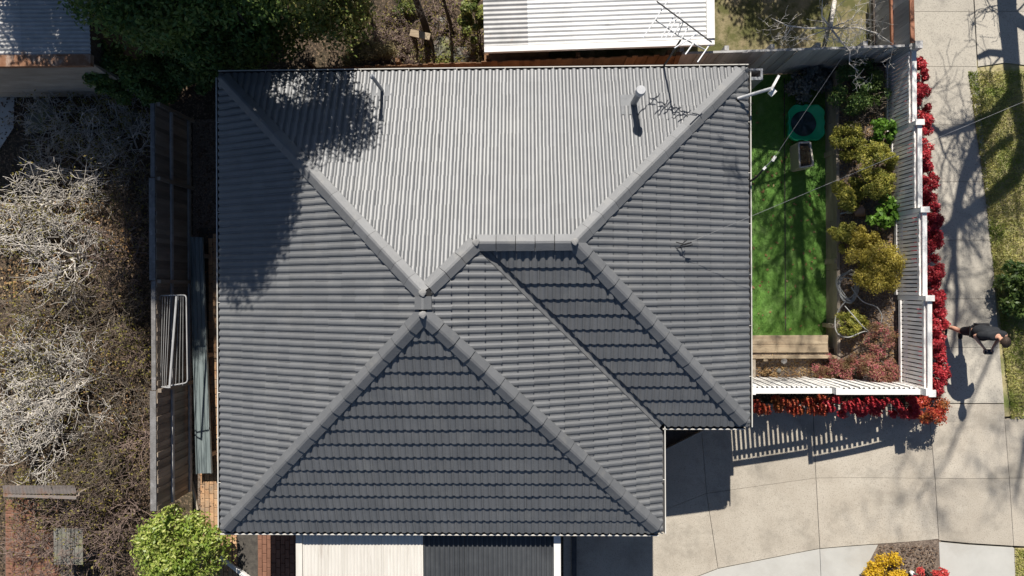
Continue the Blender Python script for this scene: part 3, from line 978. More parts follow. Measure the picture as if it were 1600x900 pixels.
# green plastic water tray
sx0, sy0 = P(1232, 220, .55)[:2]; sx1, sy1 = P(1288, 163, .55)[:2]
ccx, ccy = (sx0 + sx1) / 2, (sy0 + sy1) / 2; hw = (sx1 - sx0) / 2
tray = empty('sandpit', (ccx, ccy, .31), 'green plastic square sandpit with scalloped rim and dark round pool of cover inside', 'sandpit')
n = 72
def sq(t, r):
    c, s = math.cos(t), math.sin(t)
    k = (abs(c) ** 5 + abs(s) ** 5) ** (-1 / 5)
    k *= 1 + .028 * math.cos(12 * t)
    return np.array([ccx + r * k * c, ccy + r * k * s])
rings = [(hw * .90, .31), (hw * .98, .50), (hw * 1.0, .56), (hw * .965, .575), (hw * .93, .55), (hw * .88, .49), (0, 0)]
vs = []; fs = []
for r, z in rings[:-1]:
    for i in range(n): vs.append((*sq(2 * math.pi * i / n, r), z))
for i in range(n): # round inner rim
    t = 2 * math.pi * i / n
    vs.append((ccx - .03 + hw * .74 * math.cos(t), ccy + hw * .74 * math.sin(t), .485))
for i in range(n):
    t = 2 * math.pi * i / n
    vs.append((ccx - .03 + hw * .70 * math.cos(t), ccy + hw * .70 * math.sin(t), .40))
for j in range(7):
    for i in range(n):
        fs.append((j * n + i, j * n + (i + 1) % n, (j + 1) * n + (i + 1) % n, (j + 1) * n + i))
MB().add(vs, fs).build('shell', M['green'], tray, smooth=True)
vs = [(ccx - .03, ccy, .41)]; fs = []
for k, rr in enumerate((.25, .48, .715)):
    for i in range(36):
        t = 2 * math.pi * i / 36
        vs.append((ccx - .03 + hw * rr * math.cos(t), ccy + hw * rr * math.sin(t), .42 + .012 * math.sin(5 * t + k) + .02 * (k == 2)))
fs = [(0, 1 + i, 1 + (i + 1) % 36) for i in range(36)]
for k in range(2):
    fs += [(1 + k * 36 + i, 1 + (k + 1) * 36 + i, 1 + (k + 1) * 36 + (i + 1) % 36, 1 + k * 36 + (i + 1) % 36) for i in range(36)]
MB().add(vs, fs).build('cover', M['cover'], tray, smooth=True)

# planter box on the lawn
pa, pb, pc_, pd = P(1250, 262, .85), P(1271, 258, .85), P(1266, 222, .85), P(1248, 223, .85)
pbx = empty('planter_box', (*((pa + pc_) / 2)[:2], .31), 'narrow grey planter box full of dry brown leaves on the lawn below the green sandpit', 'planter')
def inset(ps, k):
    c = sum(ps) / len(ps); return [c + (p - c) * k for p in ps]
for a, b in ((pa, pb), (pb, pc_), (pc_, pd), (pd, pa)):
    d = (b - a) / np.linalg.norm(b - a)
    MB().beam((a + d * .021) * (1, 1, 0) + (0, 0, .58), (b - d * .0) * (1, 1, 0) + (0, 0, .58), .04, .54).build('side_board', M['plantbox'], pbx)
ins = inset([pa, pb, pc_, pd], .85)
MB().prism([p * (1, 1, 0) + (0, 0, .74) for p in ins], .4).build('soil', M['mulch'], pbx)
g = np.random.default_rng(91); pts = []
for _ in range(420):
    u, v = g.uniform(.1, .9, 2)
    pts.append((ins[0] * (1 - u) + ins[1] * u) * (1 - v) + (ins[3] * (1 - u) + ins[2] * u) * v + (0, 0, -.08 + g.uniform(0, .06)))
scatter('dry_leaves', pts, .06, .04, M['litter1'], 92, None, None, .6, parent=pbx).data.transform(Matrix.Translation(-Vector(pbx.location)))

# terracotta pot and solar stake lamp
pp = P(1340, 331, 1.25)
pot = empty('flower_pot', (*pp[:2], zt(pp[0], pp[1])), 'small empty terracotta pot lying among golden shrubs in the bed', 'pot')
d = np.array([.93, .25, .15])
MB().tube([pp - d * .10, pp + d * .05, pp + d * .1], [.085, .125, .135], 16, cap=False).build('bowl', M['terra'], pot, smooth=True)
MB().tube([pp + d * .08, pp + d * .12], [.14, .14], 16, cap=False).build('rim', M['terra'], pot, smooth=True)
la = P(1313, 334, 1.1)
lamp = empty('garden_light', la, 'silver solar garden light lying beside the terracotta pot in the bed', 'garden light')
MB().tube([la, la + (.14, .03, .02)], .018, 8).build('stake', M['galv'], lamp)
MB().tube([la + (.14, .03, .02), la + (.24, .05, .04), la + (.30, .06, .05)], [.04, .055, .03], 12).build('head', M['galv'], lamp, smooth=True)

# hose coil
g = np.random.default_rng(17)
hc = P(1328, 445, 1.35)
ho = empty('garden_hose', hc, 'untidy coil of grey garden hose spilled over mulch beside the sleeper wall', 'hose')
def hosepath(pxs, z0):
    pts = []
    P3 = [P(x, y, z) for x, y, z in pxs]
    for i in range(len(P3) - 1):
        a, b = P3[max(i - 1, 0)], P3[i]; c, d_ = P3[i + 1], P3[min(i + 2, len(P3) - 1)]
        for t in np.linspace(0, 1, 8, endpoint=False):
            pts.append(.5 * (2 * b + (c - a) * t + (2 * a - 5 * b + 4 * c - d_) * t * t + (3 * b - a - 3 * c + d_) * t ** 3))
    pts.append(P3[-1]); return pts
coil = []
for i in range(34):
    t = i * 1.25
    coil.append((1325 + (15 + 4 * math.sin(i * 2.1)) * math.cos(t) + g.normal() * 2.5, 446 + (22 + 5 * math.sin(i * 1.3)) * math.sin(t) + g.normal() * 3, 1.28 + .05 * g.uniform()))
MB().tube(hosepath(coil, 0), .0125, 6).build('coil', M['hose'], ho, smooth=True)
loop = [(1322, 470, 1.3), (1312, 482, 1.25), (1305, 500, 1.25), (1308, 520, 1.3), (1325, 527, 1.4), (1350, 518, 1.5), (1362, 520, 1.5), (1372, 512, 1.5), (1378, 496, 1.5), (1370, 480, 1.5), (1350, 472, 1.5), (1338, 460, 1.45), (1330, 448, 1.4)]
MB().tube(hosepath(loop, 0), .013, 6).build('loop', M['hose'], ho, smooth=True)
loop = [(1320, 478, 1.35), (1335, 495, 1.55), (1350, 512, 1.5), (1358, 518, 1.5)]
MB().tube(hosepath(loop, 0), .012, 6).build('loop', M['hose'], ho, smooth=True)

# stones in the small bed
for (x, y, s, lab) in ((1224, 563, .075, 'round white stone at the edge of the small mulch bed'), (1216, 579, .06, 'grey stone half buried in the small mulch bed')):
    p = PG(x, y)
    bm = bmesh.new(); bmesh.ops.create_icosphere(bm, subdivisions=2, radius=s)
    for v in bm.verts: v.co *= 1 + .12 * math.sin(9 * v.co.x / s + 5 * v.co.y / s); v.co.z *= .6
    me = bpy.data.meshes.new('stone'); bm.to_mesh(me); bm.free(); me.materials.append(M['whitepaint'] if s > .07 else M['stone'])
    tag(link('stone', me, None, p + (0, 0, .03)), lab, 'stone')

# fallen leaves
g = np.random.default_rng(33)
pts = [(g.uniform(4.7, 7.3), g.uniform(-1.1, 5), .325) for _ in range(150)]
scatter('fallen_leaves', pts, .085, .05, M['litter1'], 34, 'scattered dry leaves on the green lawn', 'leaves', .8)
pts = []
for _ in range(2600):
    x, y = g.uniform(7.5, FX - .05), g.uniform(-2.3, 5.0); pts.append((x, y, zt(x, y) + .03))
for _ in range(900):
    x, y = g.uniform(4.7, 7.4), g.uniform(-2.3, -1.65); pts.append((x, y, zt(x, y) + .035))
scatter('bark_chips', pts, .07, .025, M['litter1'], 35, 'bark chips and dry leaves over the garden beds', 'mulch', .6)

# shrubs of the shrub bed: (name, category, label, px, py, rpx, height, material, leaves, L, W)
SHR = [
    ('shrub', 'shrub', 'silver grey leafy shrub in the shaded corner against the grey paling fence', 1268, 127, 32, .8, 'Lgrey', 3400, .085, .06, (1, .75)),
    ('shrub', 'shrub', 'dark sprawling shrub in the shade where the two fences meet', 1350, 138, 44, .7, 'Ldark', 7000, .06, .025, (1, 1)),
    ('shrub', 'shrub', 'light green broad-leaved shrub below the fence corner beside the white pickets', 1383, 203, 19, .6, 'Lfresh', 900, .10, .07, (1, 1)),
    ('shrub', 'shrub', 'mottled golden green shrub right of the green sandpit', 1327, 218, 27, .6, 'Lyel', 6000, .043, .024, (1, 1)),
    ('shrub', 'shrub', 'tall olive gold shrub against the white picket fence opposite the planter box', 1372, 252, 28, .75, 'Lyel', 7000, .043, .024, (1, 1.05)),
    ('shrub', 'shrub', 'second olive gold shrub against the picket fence, just below the tall one', 1372, 288, 27, .7, 'Lyel', 6500, .043, .024, (1, 1)),
    ('shrub', 'shrub', 'golden shrub at the sleeper wall just above the terracotta pot', 1327, 304, 27, .55, 'Lyel', 6000, .043, .024, (1, 1)),
    ('shrub', 'shrub', 'vivid green lobed-leaf plant right of the terracotta pot', 1381, 331, 23, .45, 'Lfresh', 420, .13, .09, (1, 1)),
    ('shrub', 'shrub', 'rounded golden shrub at the sleeper wall just below the terracotta pot', 1321, 371, 25, .55, 'Lyel', 5600, .043, .024, (1, 1)),
    ('shrub', 'shrub', 'largest amber yellow shrub in the bed, above the hose coil', 1369, 412, 42, .8, 'Lgold', 13000, .043, .025, (1, 1.05)),
    ('shrub', 'shrub', 'amber shrub tucked between the picket fence and the big amber one', 1350, 378, 22, .6, 'Lgold', 4000, .043, .025, (1, 1)),
    ('shrub', 'shrub', 'small yellow green shrub encircled by the hose loop', 1333, 506, 24, .5, 'Lyel', 4800, .043, .024, (1, .9)),
    ('shrub', 'shrub', 'brownish thin shrub at the picket fence right of the hose loop', 1378, 528, 26, .5, 'Lpink', 1300, .05, .02, (1, 1)),
    ('shrub', 'shrub', 'dusky pink feathery shrub at the left, beside the pale sleeper wall', 1297, 580, 25, .55, 'Lpink', 2800, .06, .018, (1, 1)),
    ('shrub', 'shrub', 'dusky pink feathery shrub in the middle of the front corner bed', 1334, 578, 22, .5, 'Lpink', 2200, .06, .018, (1, 1)),
    ('shrub', 'shrub', 'widest pink and bronze feathery shrub in the corner of the two picket fences', 1375, 575, 33, .6, 'Lpink', 4200, .06, .018, (1, .85)),
]
for i, (nm, cat, lab, px, py, r, h, mk, n, L, W, sq_) in enumerate(SHR):
    q = PG(px, py); zb_ = zt(q[0], q[1])
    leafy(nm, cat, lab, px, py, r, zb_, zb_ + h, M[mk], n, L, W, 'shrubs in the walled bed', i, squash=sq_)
# bare arching twigs over the corner beds
bare_shrub('bare_shrub', 'shrub', 'leafless arching twigs over the dark shrub in the shaded fence corner', 1362, 160, 30, .9, M['twigb'], 5, 2, None, 301, zb=1.2, r0=.012)
bare_shrub('bare_shrub', 'shrub', 'leafless grey twigs over the pink shrubs by the corner of the picket fence', 1392, 585, 26, .6, M['twig'], 5, 2, None, 302, zb=1.3, r0=.010)
q = PG(1189, 590)
leafy('dry_plant', 'plant', 'dried orange brown plant in the small mulch bed by the house', 1201, 585, 11, q[2], q[2] + .2, M['litter1'], 420, .06, .03, None, 77, 8)

# ------------------------------------------------------------------ fences
def unit_picket(name, w, th, m, pointed=False):
    b = MB().box((-w / 2, -th / 2, 0), (w / 2, th / 2, 1))
    me = bpy.data.meshes.new(name); me.from_pydata(b.v, [], b.f); me.materials.append(m)
    return me
def pickets(name, me, thing, A, B, pitch, zb, ztop, jit=.0, gz=None, lim=300, start=0.):
    A = np.array(A, float); B = np.array(B, float)
    L = np.linalg.norm(B - A); d = (B - A) / L; ang = math.atan2(d[1], d[0])
    k = int(L / pitch)
    for i in range(k):
        t = (i + .5) / k
        p = A + d * L * t
        z0 = zb(p) if callable(zb) else zb
        z1 = (ztop(p) if callable(ztop) else ztop) + (gt.normal() * jit)
        o = link(name, me, thing, (p[0], p[1], z0))
        o.rotation_euler = (gt.normal() * jit * .6, 0, ang + gt.normal() * jit)
        if pitch > .1: o.location.x -= math.sin(ang) * .006 * (-1) ** i; o.location.y += math.cos(ang) * .006 * (-1) ** i
        o.scale = (1, 1, z1 - z0)

# street picket fence, stepped in four panels
steps = [(5.28, P(0, 206, 2.42)[1], 2.22), (P(0, 206, 2.42)[1], P(0, 338, 2.5)[1], 2.42), (P(0, 338, 2.6)[1], P(0, 472, 2.6)[1], 2.59), (P(0, 472, 2.6)[1], P(0, 615, 2.7)[1], 2.76)]
ef = empty('picket_fence', (FX, 1, 1.5), 'long stepped off-white picket fence along the street, backed by the red hedge', 'fence')
pk = unit_picket('picket', .066, .02, M['picket'])
for i, (ya, yb, zt_) in enumerate(steps):
    xin = FX - .085
    zb0 = zt_ - 1.02
    pickets('picket', pk, ef, (xin, ya - .06), (xin, yb + .05), .088, zb0, zt_ - .05, .004)
    MB().box((FX - .045, yb + .055, zt_ - .042), (FX + .05, ya - .055, zt_)).build('cap_rail', M['whitepaint'], ef)
    MB().box((FX - .07, yb + .055, zt_ - .17), (FX - .03, ya - .055, zt_ - .08)).build('rail', M['picket'], ef)
    MB().box((FX - .07, yb + .055, zb0 + .12), (FX - .03, ya - .055, zb0 + .21)).build('rail', M['picket'], ef)
    MB().box((xin - .035, yb + .06, zb0 + .0), (xin - .012, ya - .06, zb0 + .09)).build('bottom_rail', M['picket'], ef)
    # post at the southern, higher side of each panel
    MB().box((xin - .0, ya - .05, zb0 - .1), (FX + .05, ya + .05, zt_ + .03)).build('post', M['picket'], ef)
    MB().box((xin - .03, ya - .062, zt_ + .031), (FX + .075, ya + .062, zt_ + .058)).build('post_cap', M['whitepaint'], ef)
yb = steps[-1][1]
MB().box((FX - .05, yb - .05, 1.6), (FX + .05, yb + .05, 2.82)).build('post', M['picket'], ef)
MB().box((FX - .075, yb - .075, 2.821), (FX + .075, yb + .075, 2.85)).build('post_cap', M['whitepaint'], ef)

# south picket fence in two stepped panels
FY = yb
sf_ = empty('picket_fence', (6.6, FY, 1.2), 'short bright white picket fence along the driveway, sunlit on its garden side', 'fence')
xa, xm, xb = P(1173, 610, 2.47)[0], P(1308, 617, 2.6)[0], FX - .08
for (ua, ub, zt_) in ((xa, xm, 2.47), (xm, xb, 2.64)):
    yin = FY + .085
    zb0 = zt_ - 1.15
    pickets('picket', unit_picket('picket', .068, .02, M['whitepaint']), sf_, (ua + .05, yin), (ub - .05, yin), .105, lambda p: zdrive(p[0]) + .15, zt_ - .045, .004)
    MB().box((ua + .055, FY - .055, zt_ - .042), (ub - .055, FY + .06, zt_)).build('cap_rail', M['whitepaint'], sf_)
    MB().box((ua + .055, FY + .03, zt_ - .26), (ub - .055, FY + .07, zt_ - .17)).build('rail', M['whitepaint'], sf_)
    MB().box((ua + .055, FY + .03, zb0 + .22), (ub - .055, FY + .07, zb0 + .31)).build('rail', M['whitepaint'], sf_)
    MB().box((ub - .05, FY - .05, zdrive(ub) - .1), (ub + .05, FY + .095, zt_ + .2)).build('post', M['whitepaint'], sf_)
MB().box((xa - .05, FY - .05, .3), (xa + .05, FY + .095, 2.66)).build('post', M['whitepaint'], sf_)
MB().box((xa + .05, FY - .02, .25), (xb - .05, FY + .02, 1.35)).build('plinth_board', M['picket'], sf_)

# grey paling fence on the north side of the lawn
nA = P(1066, 84, 1.75); nB = P(1428, 72, 2.25)
nf = empty('paling_fence', (*((nA + nB) / 2)[:2], .4), 'grey weathered paling fence across the north end of the lawn', 'fence')
pal = unit_picket('paling', .124, .02, M['paling'])
pickets('paling', pal, nf, nA[:2], nB[:2], .121, lambda p: min(.35, zt(p[0], 5.2)), lambda p: interp(p[0], [nA[0], nB[0]], [1.75, 2.25]), .01)
dN = (nB - nA) / np.linalg.norm(nB - nA)
for k in (.35, 1.2):
    MB().beam(nA * (1, 1, 0) + (0, .035, k + .2), nB * (1, 1, 0) + (0, .035, k + .65), .045, .09).build('rail', M['paling'], nf)
MB().beam(nA * (1, 1, 0) + (0, .0, 1.785), nB * (1, 1, 0) + (0, .0, 2.285), .05, .03).build('cap_rail', M['paling'], nf)
for t in (0, .2, .4, .6, .8):
    p = nA + (nB - nA) * t
    MB().box((p[0] - .05, p[1] + .06, 0), (p[0] + .05, p[1] + .16, p[2] - .02)).build('post', M['paling'], nf)
MB().box((nB[0] - .06, nB[1] - .1, 1.0), (nB[0] + .1, nB[1] + .06, 2.42)).build('corner_post', M['paling'], nf)

# orange stained fence further west
oA = P(470, 106, 1.55); oB = P(1066, 85, 1.7)
of = empty('paling_fence', (*((oA + oB) / 2)[:2], .1), 'orange brown stained paling fence behind the north gutter, below the white tin roof', 'fence')
pickets('paling', unit_picket('paling', .126, .02, M['orangepal']), of, oA[:2] + (0, -.0), oB[:2] - (.01, 0), .124, .0, lambda p: interp(p[0], [oA[0], oB[0]], [1.5, 1.68]), .008)
for k in (.35, 1.2):
    MB().beam(oA * (1, 1, 0) + (0, .035, k), oB * (1, 1, 0) + (0, .035, k), .045, .09).build('rail', M['orangepal'], of)
for t in np.linspace(.02, .97, 5):
    p = oA + (oB - oA) * t
    MB().box((p[0] - .05, p[1] + .06, 0), (p[0] + .05, p[1] + .15, 1.6)).build('post', M['orangepal'], of)
MB().beam(P(1060, 84, 1.74), P(1052, 108, 1.2), .1, .1).build('brace', M['orangepal'], of)

# brown boundary fence running north, top right
bA, bB = P(1427, 66, 2.55), P(1424, -60, 2.55)
bf = empty('paling_fence', (bA[0], bA[1], .6), 'dark paling fence with red brown rails running north beside the footpath', 'fence')
pickets('paling', unit_picket('paling', .126, .02, M['paling']), bf, bA[:2], bB[:2], .124, .7, 2.5, .006)
for zz in (2.52,):
    MB().beam((bA[0], bA[1], zz), (bB[0], bB[1], zz), .09, .04).build('cap_rail', M['redrail'], bf)
MB().beam((bA[0] - .035, bA[1], 1.75), (bB[0] - .035, bB[1], 1.75), .05, .07).build('rail', M['redrail'], bf)
MB().beam((bA[0] - .035, bA[1], .95), (bB[0] - .035, bB[1], .95), .05, .09).build('rail', M['bark'], bf)

# west side fence
wf = empty('paling_fence', (-8.72, 0, 0), 'tall dark weathered paling fence along the brick side path, west of the house', 'fence')
WXF = -8.70
wy0_, wy1_ = P(240, 800, 1.8)[1], P(240, 160, 1.8)[1]
pickets('paling', unit_picket('paling', .107, .02, M['palingw']), wf, (WXF, wy1_), (WXF, wy0_), .104, 0, 1.72, .006)
seg = [wy1_, P(0, 280, 1.7)[1], P(0, 440, 1.7)[1], P(0, 610, 1.7)[1], wy0_]
for i in range(4):
    for zz, w in ((1.02, .09), (.16, .09)):
        MB().box((WXF + .015, seg[i + 1] + .01, zz), (WXF + .06, seg[i] - .01, zz + w)).build('rail', M['paling'], wf)
    MB().box((WXF - .10 - .04 * (i % 2), seg[i + 1] + .01, 1.735), (WXF - .0, seg[i] - .01, 1.76)).build('cap_rail', M['palingd'], wf)
    MB().box((WXF + .012, seg[i] - .055, 0), (WXF + .10, seg[i] + .03, 1.7)).build('post', M['palingw'], wf)

# clothes line folded down from the west fence
z0 = 1.55
ca = [P(246, 462, z0), P(291, 461, z0), P(293, 598, z0), P(247, 606, z0)]
cl = empty('clothes_line', P(246, 530, z0), 'white tube folding clothes line fixed to the dark west fence', 'clothes line')
def rounded(ps, r=.08):
    out = []
    for i in range(len(ps)):
        a, b, c = ps[i - 1], ps[i], ps[(i + 1) % len(ps)]
        u = (a - b) / np.linalg.norm(a - b); v = (c - b) / np.linalg.norm(c - b)
        for t in (0, .33, .66, 1):
            p0, p1 = b + u * r, b + v * r
            q = (1 - t) ** 2 * p0 + 2 * t * (1 - t) * b + t * t * p1
            out.append(q)
    return out + [out[0]]
fr = MB().tube(rounded(ca), .016, 6).build('frame', M['tube'], cl)
cb = [P(247, 464, z0 - .02), P(276, 463, z0 + .12), P(265, 606, z0 + .14), P(247, 604, z0 - .02)]
MB().tube([cb[1], cb[2]], .028, 8).build('spreader_bar', M['tube'], cl)
MB().tube([cb[2], cb[3]], .016, 8).build('arm', M['tube'], cl)
for i in range(5):
    t = i / 5
    MB().tube([P(250 + 20 * t, 463, z0 + .02), P(248 + 14 * t, 605, z0 + .03)], .0065, 4).build('line', M['tube'], cl)
for i in range(3):
    t = .2 + i / 4
    MB().tube([P(277 + 13 * t, 462, z0 + .01), P(270 + 22 * t, 602, z0 + .01)], .006, 4).build('line', M['tube'], cl)

# ------------------------------------------------------------------ west side path
def brick_me(name, m, l=.226, w=.11, h=.06):
    b = MB().box((-l / 2, -w / 2, -h), (l / 2, w / 2, 0))
    me = bpy.data.meshes.new(name); me.from_pydata(b.v, [], b.f); me.materials.append(m)
    bm = bmesh.new(); bm.from_mesh(me); bmesh.ops.bevel(bm, geom=[e for e in bm.edges if min(v.co.z for v in e.verts) > -.01], offset=.007, segments=1, affect='EDGES'); bm.to_mesh(me); bm.free()
    return me
b_or, b_rd_shade = brick_me('brick', M['brick']), brick_me('brick', M['brickd'])
def pave(surface, inside, me, x0, x1, y0, y1, z, vert=True, cap=300):
    "running bond pavers whose centres satisfy inside(px world)"
    k = 0
    l, w = .236, .119
    i = 0; y = y0
    a, b = (w, l) if vert else (l, w)
    rows = int((x1 - x0) / a)
    for i in range(rows):
        x = x0 + (i + .5) * a
        off = (i % 2) * b / 2
        for j in range(int((y1 - y0) / b) + 1):
            yy = y0 + j * b + off
            if inside(x, yy) and k < cap:
                o = link('brick', me, surface, (x, yy, z + gt.normal() * .002))
                o.rotation_euler = (gt.normal() * .006, gt.normal() * .006, (math.pi / 2 if vert else 0) + gt.normal() * .008)
                k += 1
xp0, xp1 = P(314, 780, 0)[0], -6.45
path = sheet('brick_path', [(xp0 - .02, -8.3), (-4.4, -8.3), (-4.4, 1.6), (xp0 - .02, 1.6)], M['joint'], .006, 6, 10, fixed=0.)
path.name = 'brick_path'
pave(path, lambda x, y: x > xp0 + (0 if y < -4.4 else .26) and x < -6.9 + (.6 if y < -4 else 0), b_or, xp0, -6.40, P(0, 905, 0)[1], 1.4, .045, True, 250)
path2 = sheet('brick_path', [(-6.36, -8.3), (-5.1, -8.3), (-5.1, -5.0), (-6.36, -5.0)], M['joint'], .012, 4, 6, fixed=0.)
ysp = P(0, 905, 0)[1]
pave(path2, lambda x, y: True, b_or, -6.36, P(403, 870, 0)[0], ysp, -5.0, .05, True, 60)
pave(path2, lambda x, y: True, b_rd_shade, P(403, 870, 0)[0] + .01, -5.15, ysp, -5.0, .05, True, 150)  # same paving in darker bricks: the house shadow painted into their colour

# long metal sheet lying beside the path
ps = [P(297, 370, .42), P(318, 371, .42), P(332, 739, .30), P(307, 740, .30)]
ms = empty('metal_sheet', (ps[0] + ps[2]) / 2, 'long slate green folded metal sheet lying between the west fence and the brick path', 'metal sheet')
def lerp(a, b, t): return a * (1 - t) + b * t
vs = []; fs = []
for t in (0, 1):
    L_, R_ = lerp(ps[0], ps[3], t), lerp(ps[1], ps[2], t)
    for u, h in ((0, 0), (.03, .05), (.07, .05), (.10, .0), (.32, .0), (.35, .02), (.38, 0), (.62, 0), (.65, .02), (.68, 0), (.90, .0), (.93, .05), (.97, .05), (1, 0)):
        vs.append(lerp(L_, R_, u) + (0, 0, h))
k = 14
fs = [(i, i + 1, k + i + 1, k + i) for i in range(k - 1)]
b = MB().add(vs, fs)
b.add([v - np.array((0, 0, .012)) for v in vs], [f[::-1] for f in fs])
b.build('tray', M['sheet'], ms)
for t in (.08, .5, .92):
    a_, c_ = lerp(ps[0], ps[3], t), lerp(ps[1], ps[2], t)
    MB().box((a_[0], a_[1] - .05, 0.0), (c_[0], a_[1] + .05, a_[2] - .02)).build('bearer', M['palingw'], ms)
sheet('side_path', [(-8.66, -8.2), (-7.2, -8.2), (-7.2, 4.4), (-8.66, 4.4)], M['mulch'], .004, 4, 30, fixed=0.)
ed = MB().beam(PG(293, 720) + (0, 0, .04), PG(311, 795) + (0, 0, .04), .05, .09).build('garden_edging', M['sleepery'], None, PG(300, 760))
tag(ed, 'thin timber edging board between dirt and brick path near the lime shrub', 'edging')
ed = MB().beam(PG(346, 868) + (0, 0, .05), PG(402, 912) + (0, 0, .05), .10, .10).build('garden_edging', M['whitepaint'], None, PG(375, 890))
tag(ed, 'pale concrete edging strip beside the lime green shrub and brick paving', 'edging')
g = np.random.default_rng(55); pts = []
for _ in range(1700):
    pts.append((g.uniform(-8.55, -7.4), g.uniform(-5.6, 4.4), .02 + g.uniform(0, .03)))
scatter('leaf_litter', pts, .08, .04, M['litter2'], 56, 'dry leaf litter along the side path beneath the west fence', 'leaf litter', .7)

leafy('shrub', 'shrub', 'large glossy lime green shrub at the bottom left, beside the brick path', 278, 866, 66, 0, 1.7, M['Lbright'], 10500, .09, .05, None, 400, 64, up=.6)

# ------------------------------------------------------------------ carport under the south eave
cz = 2.42
ct = empty('carport', (P(670, 880, cz)[0], -6.6, 0), 'low carport roof of cream and dark corrugated sheets below the south gutter', 'carport')
cy1 = -5.36; cy0 = -8.3
def corr(parent, name, x0, x1, y0, y1, z0, z1, pitch, amp, m, along='y', sq=False):
    "corrugated sheet, ribs along y or x"
    L = (x1 - x0) if along == 'y' else (y1 - y0)
    k = int(L / pitch * 8)
    vs = []; fs = []
    for i in range(k + 1):
        s = i / k * L
        ph = 2 * math.pi * s / pitch
        h = amp * math.sin(ph) if not sq else amp * max(-1, min(1, 2.5 * math.sin(ph) - 1.2))
        for t, z in ((0, z0), (1, z1)):
            if along == 'y': vs.append((x0 + s, y0 if t == 0 else y1, z + h))
            else: vs.append((x0 if t == 0 else x1, y0 + s, z + h))
    fs = [(2 * i, 2 * i + 2, 2 * i + 3, 2 * i + 1) for i in range(k)]
    return MB().add(vs, fs).build(name, m, parent, smooth=True)
xc0, xc1, xc2, xc3 = P(463, 870, cz)[0], P(659, 870, cz)[0], P(865, 870, cz)[0], P(876, 870, cz)[0]
MB().box((xc0, cy0, cz - .03), (xc0 + .14, cy1, cz + .03)).build('flashing', M['creampoly'], ct)
k = 3
for i in range(k):
    a = xc0 + .142 + (xc1 - xc0 - .142) * i / k; b = xc0 + .142 + (xc1 - xc0 - .142) * (i + 1) / k
    corr(ct, 'roof_sheet', a, b + .03, cy0, cy1 - .0, cz - .08, cz + .004 * i, .076, .010, M['creampoly'])
for i in range(3):
    a = xc1 + .03 + (xc2 - xc1 - .03) * i / 3; b = xc1 + .03 + (xc2 - xc1 - .03) * (i + 1) / 3
    corr(ct, 'roof_sheet', a, b, cy0, cy1, cz - .09, cz - .02 + .004 * i, .108, .026, M['darktin'], sq=True)
MB().box((xc2 + .005, cy0, cz - .12), (xc3, cy1 + .02, cz + .05)).build('beam', M['whitepaint'], ct)
MB().box((xc0 + .02, cy1 - .08, cz - .22), (xc2, cy1 - .03, cz - .06)).build('beam', M['whitepaint'], ct)
for x in (xc0 + .05, xc1, xc3 - .1):
    MB().box((x, -8.2, 0), (x + .09, -8.11, cz - .11)).build('post', M['whitepaint'], ct)
    
# ------------------------------------------------------------------ driveway, crossing and footpath: slabs
def slab(parent, pts_px, m, z_off=.0, gap=.005):
    ps = [PG(x, y) for x, y in pts_px]
    c = sum(ps) / len(ps)
    ps = [p + (c - p) / np.linalg.norm((c - p)[:2]) * gap * 1.3 for p in ps]
    bm = bmesh.new()
    f = bm.faces.new([bm.verts.new((p[0], p[1], 0)) for p in ps])
    if f.calc_area() and f.normal.z < 0: f.normal_flip()
    x0, x1 = min(p[0] for p in ps), max(p[0] for p in ps); y0, y1 = min(p[1] for p in ps), max(p[1] for p in ps)
    for x in np.arange(math.ceil(x0 / .5) * .5, x1, .5):
        bmesh.ops.bisect_plane(bm, geom=bm.verts[:] + bm.edges[:] + bm.faces[:], plane_co=(x, 0, 0), plane_no=(1, 0, 0))
    for y in (-2.6, -2.85, -3.1):
        if y0 < y < y1: bmesh.ops.bisect_plane(bm, geom=bm.verts[:] + bm.edges[:] + bm.faces[:], plane_co=(0, y, 0), plane_no=(0, 1, 0))
    edge = [e for e in bm.edges if e.is_boundary]
    r = bmesh.ops.extrude_edge_only(bm, edges=edge)
    low = {v for v in r['geom'] if isinstance(v, bmesh.types.BMVert)}
    base = wl(parent)
    for v in bm.verts:
        v.co.z = zt(v.co.x, v.co.y) + z_off - (.1 if v in low else 0)
        v.co -= Vector(base)
    bmesh.ops.recalc_face_normals(bm, faces=bm.faces[:])
    me = bpy.data.meshes.new('slab'); bm.to_mesh(me); bm.free()
    me.materials.append(m)
    return link('slab', me, parent)
dr = sheet('driveway', [P(1000, 975, .1)[:2], P(1640, 975, 1.8)[:2], P(1640, 650, 1.8)[:2], P(1000, 650, .15)[:2]], M['joint'], -.075, 40, 24)
DS = [  # outlines on the photo, taken down to the sloping ground
    [(1038, 702), (1096, 673), (1104, 771), (1038, 797)],
    [(1096, 673), (1173, 631), (1270, 631), (1275, 747), (1104, 771)],
    [(1270, 631), (1456, 631), (1461, 747), (1275, 747)],
    [(880, 975), (880, 834), (1030, 800), (1104, 771), (1113, 830), (1122, 888), (1060, 912), (1040, 975)],
    [(1104, 771), (1275, 747), (1281, 857), (1122, 888), (1113, 830)],
    [(1275, 747), (1461, 747), (1467, 842), (1372, 850), (1281, 857)],
]
for s in DS: slab(dr, s, M['drive'])
for s in ([(1060, 913), (1122, 889), (1281, 858), (1286, 975), (1041, 975)], [(1281, 858), (1372, 851), (1352, 890), (1346, 975), (1286, 975)]): slab(dr, s, M['pathl'])
fpth = sheet('footpath', [P(1452, 975, 1.8)[:2], P(1660, 975, 1.8)[:2], P(1640, -60, 1.2)[:2], P(1430, -60, 1.2)[:2]], M['joint'], -.07, 12, 60)
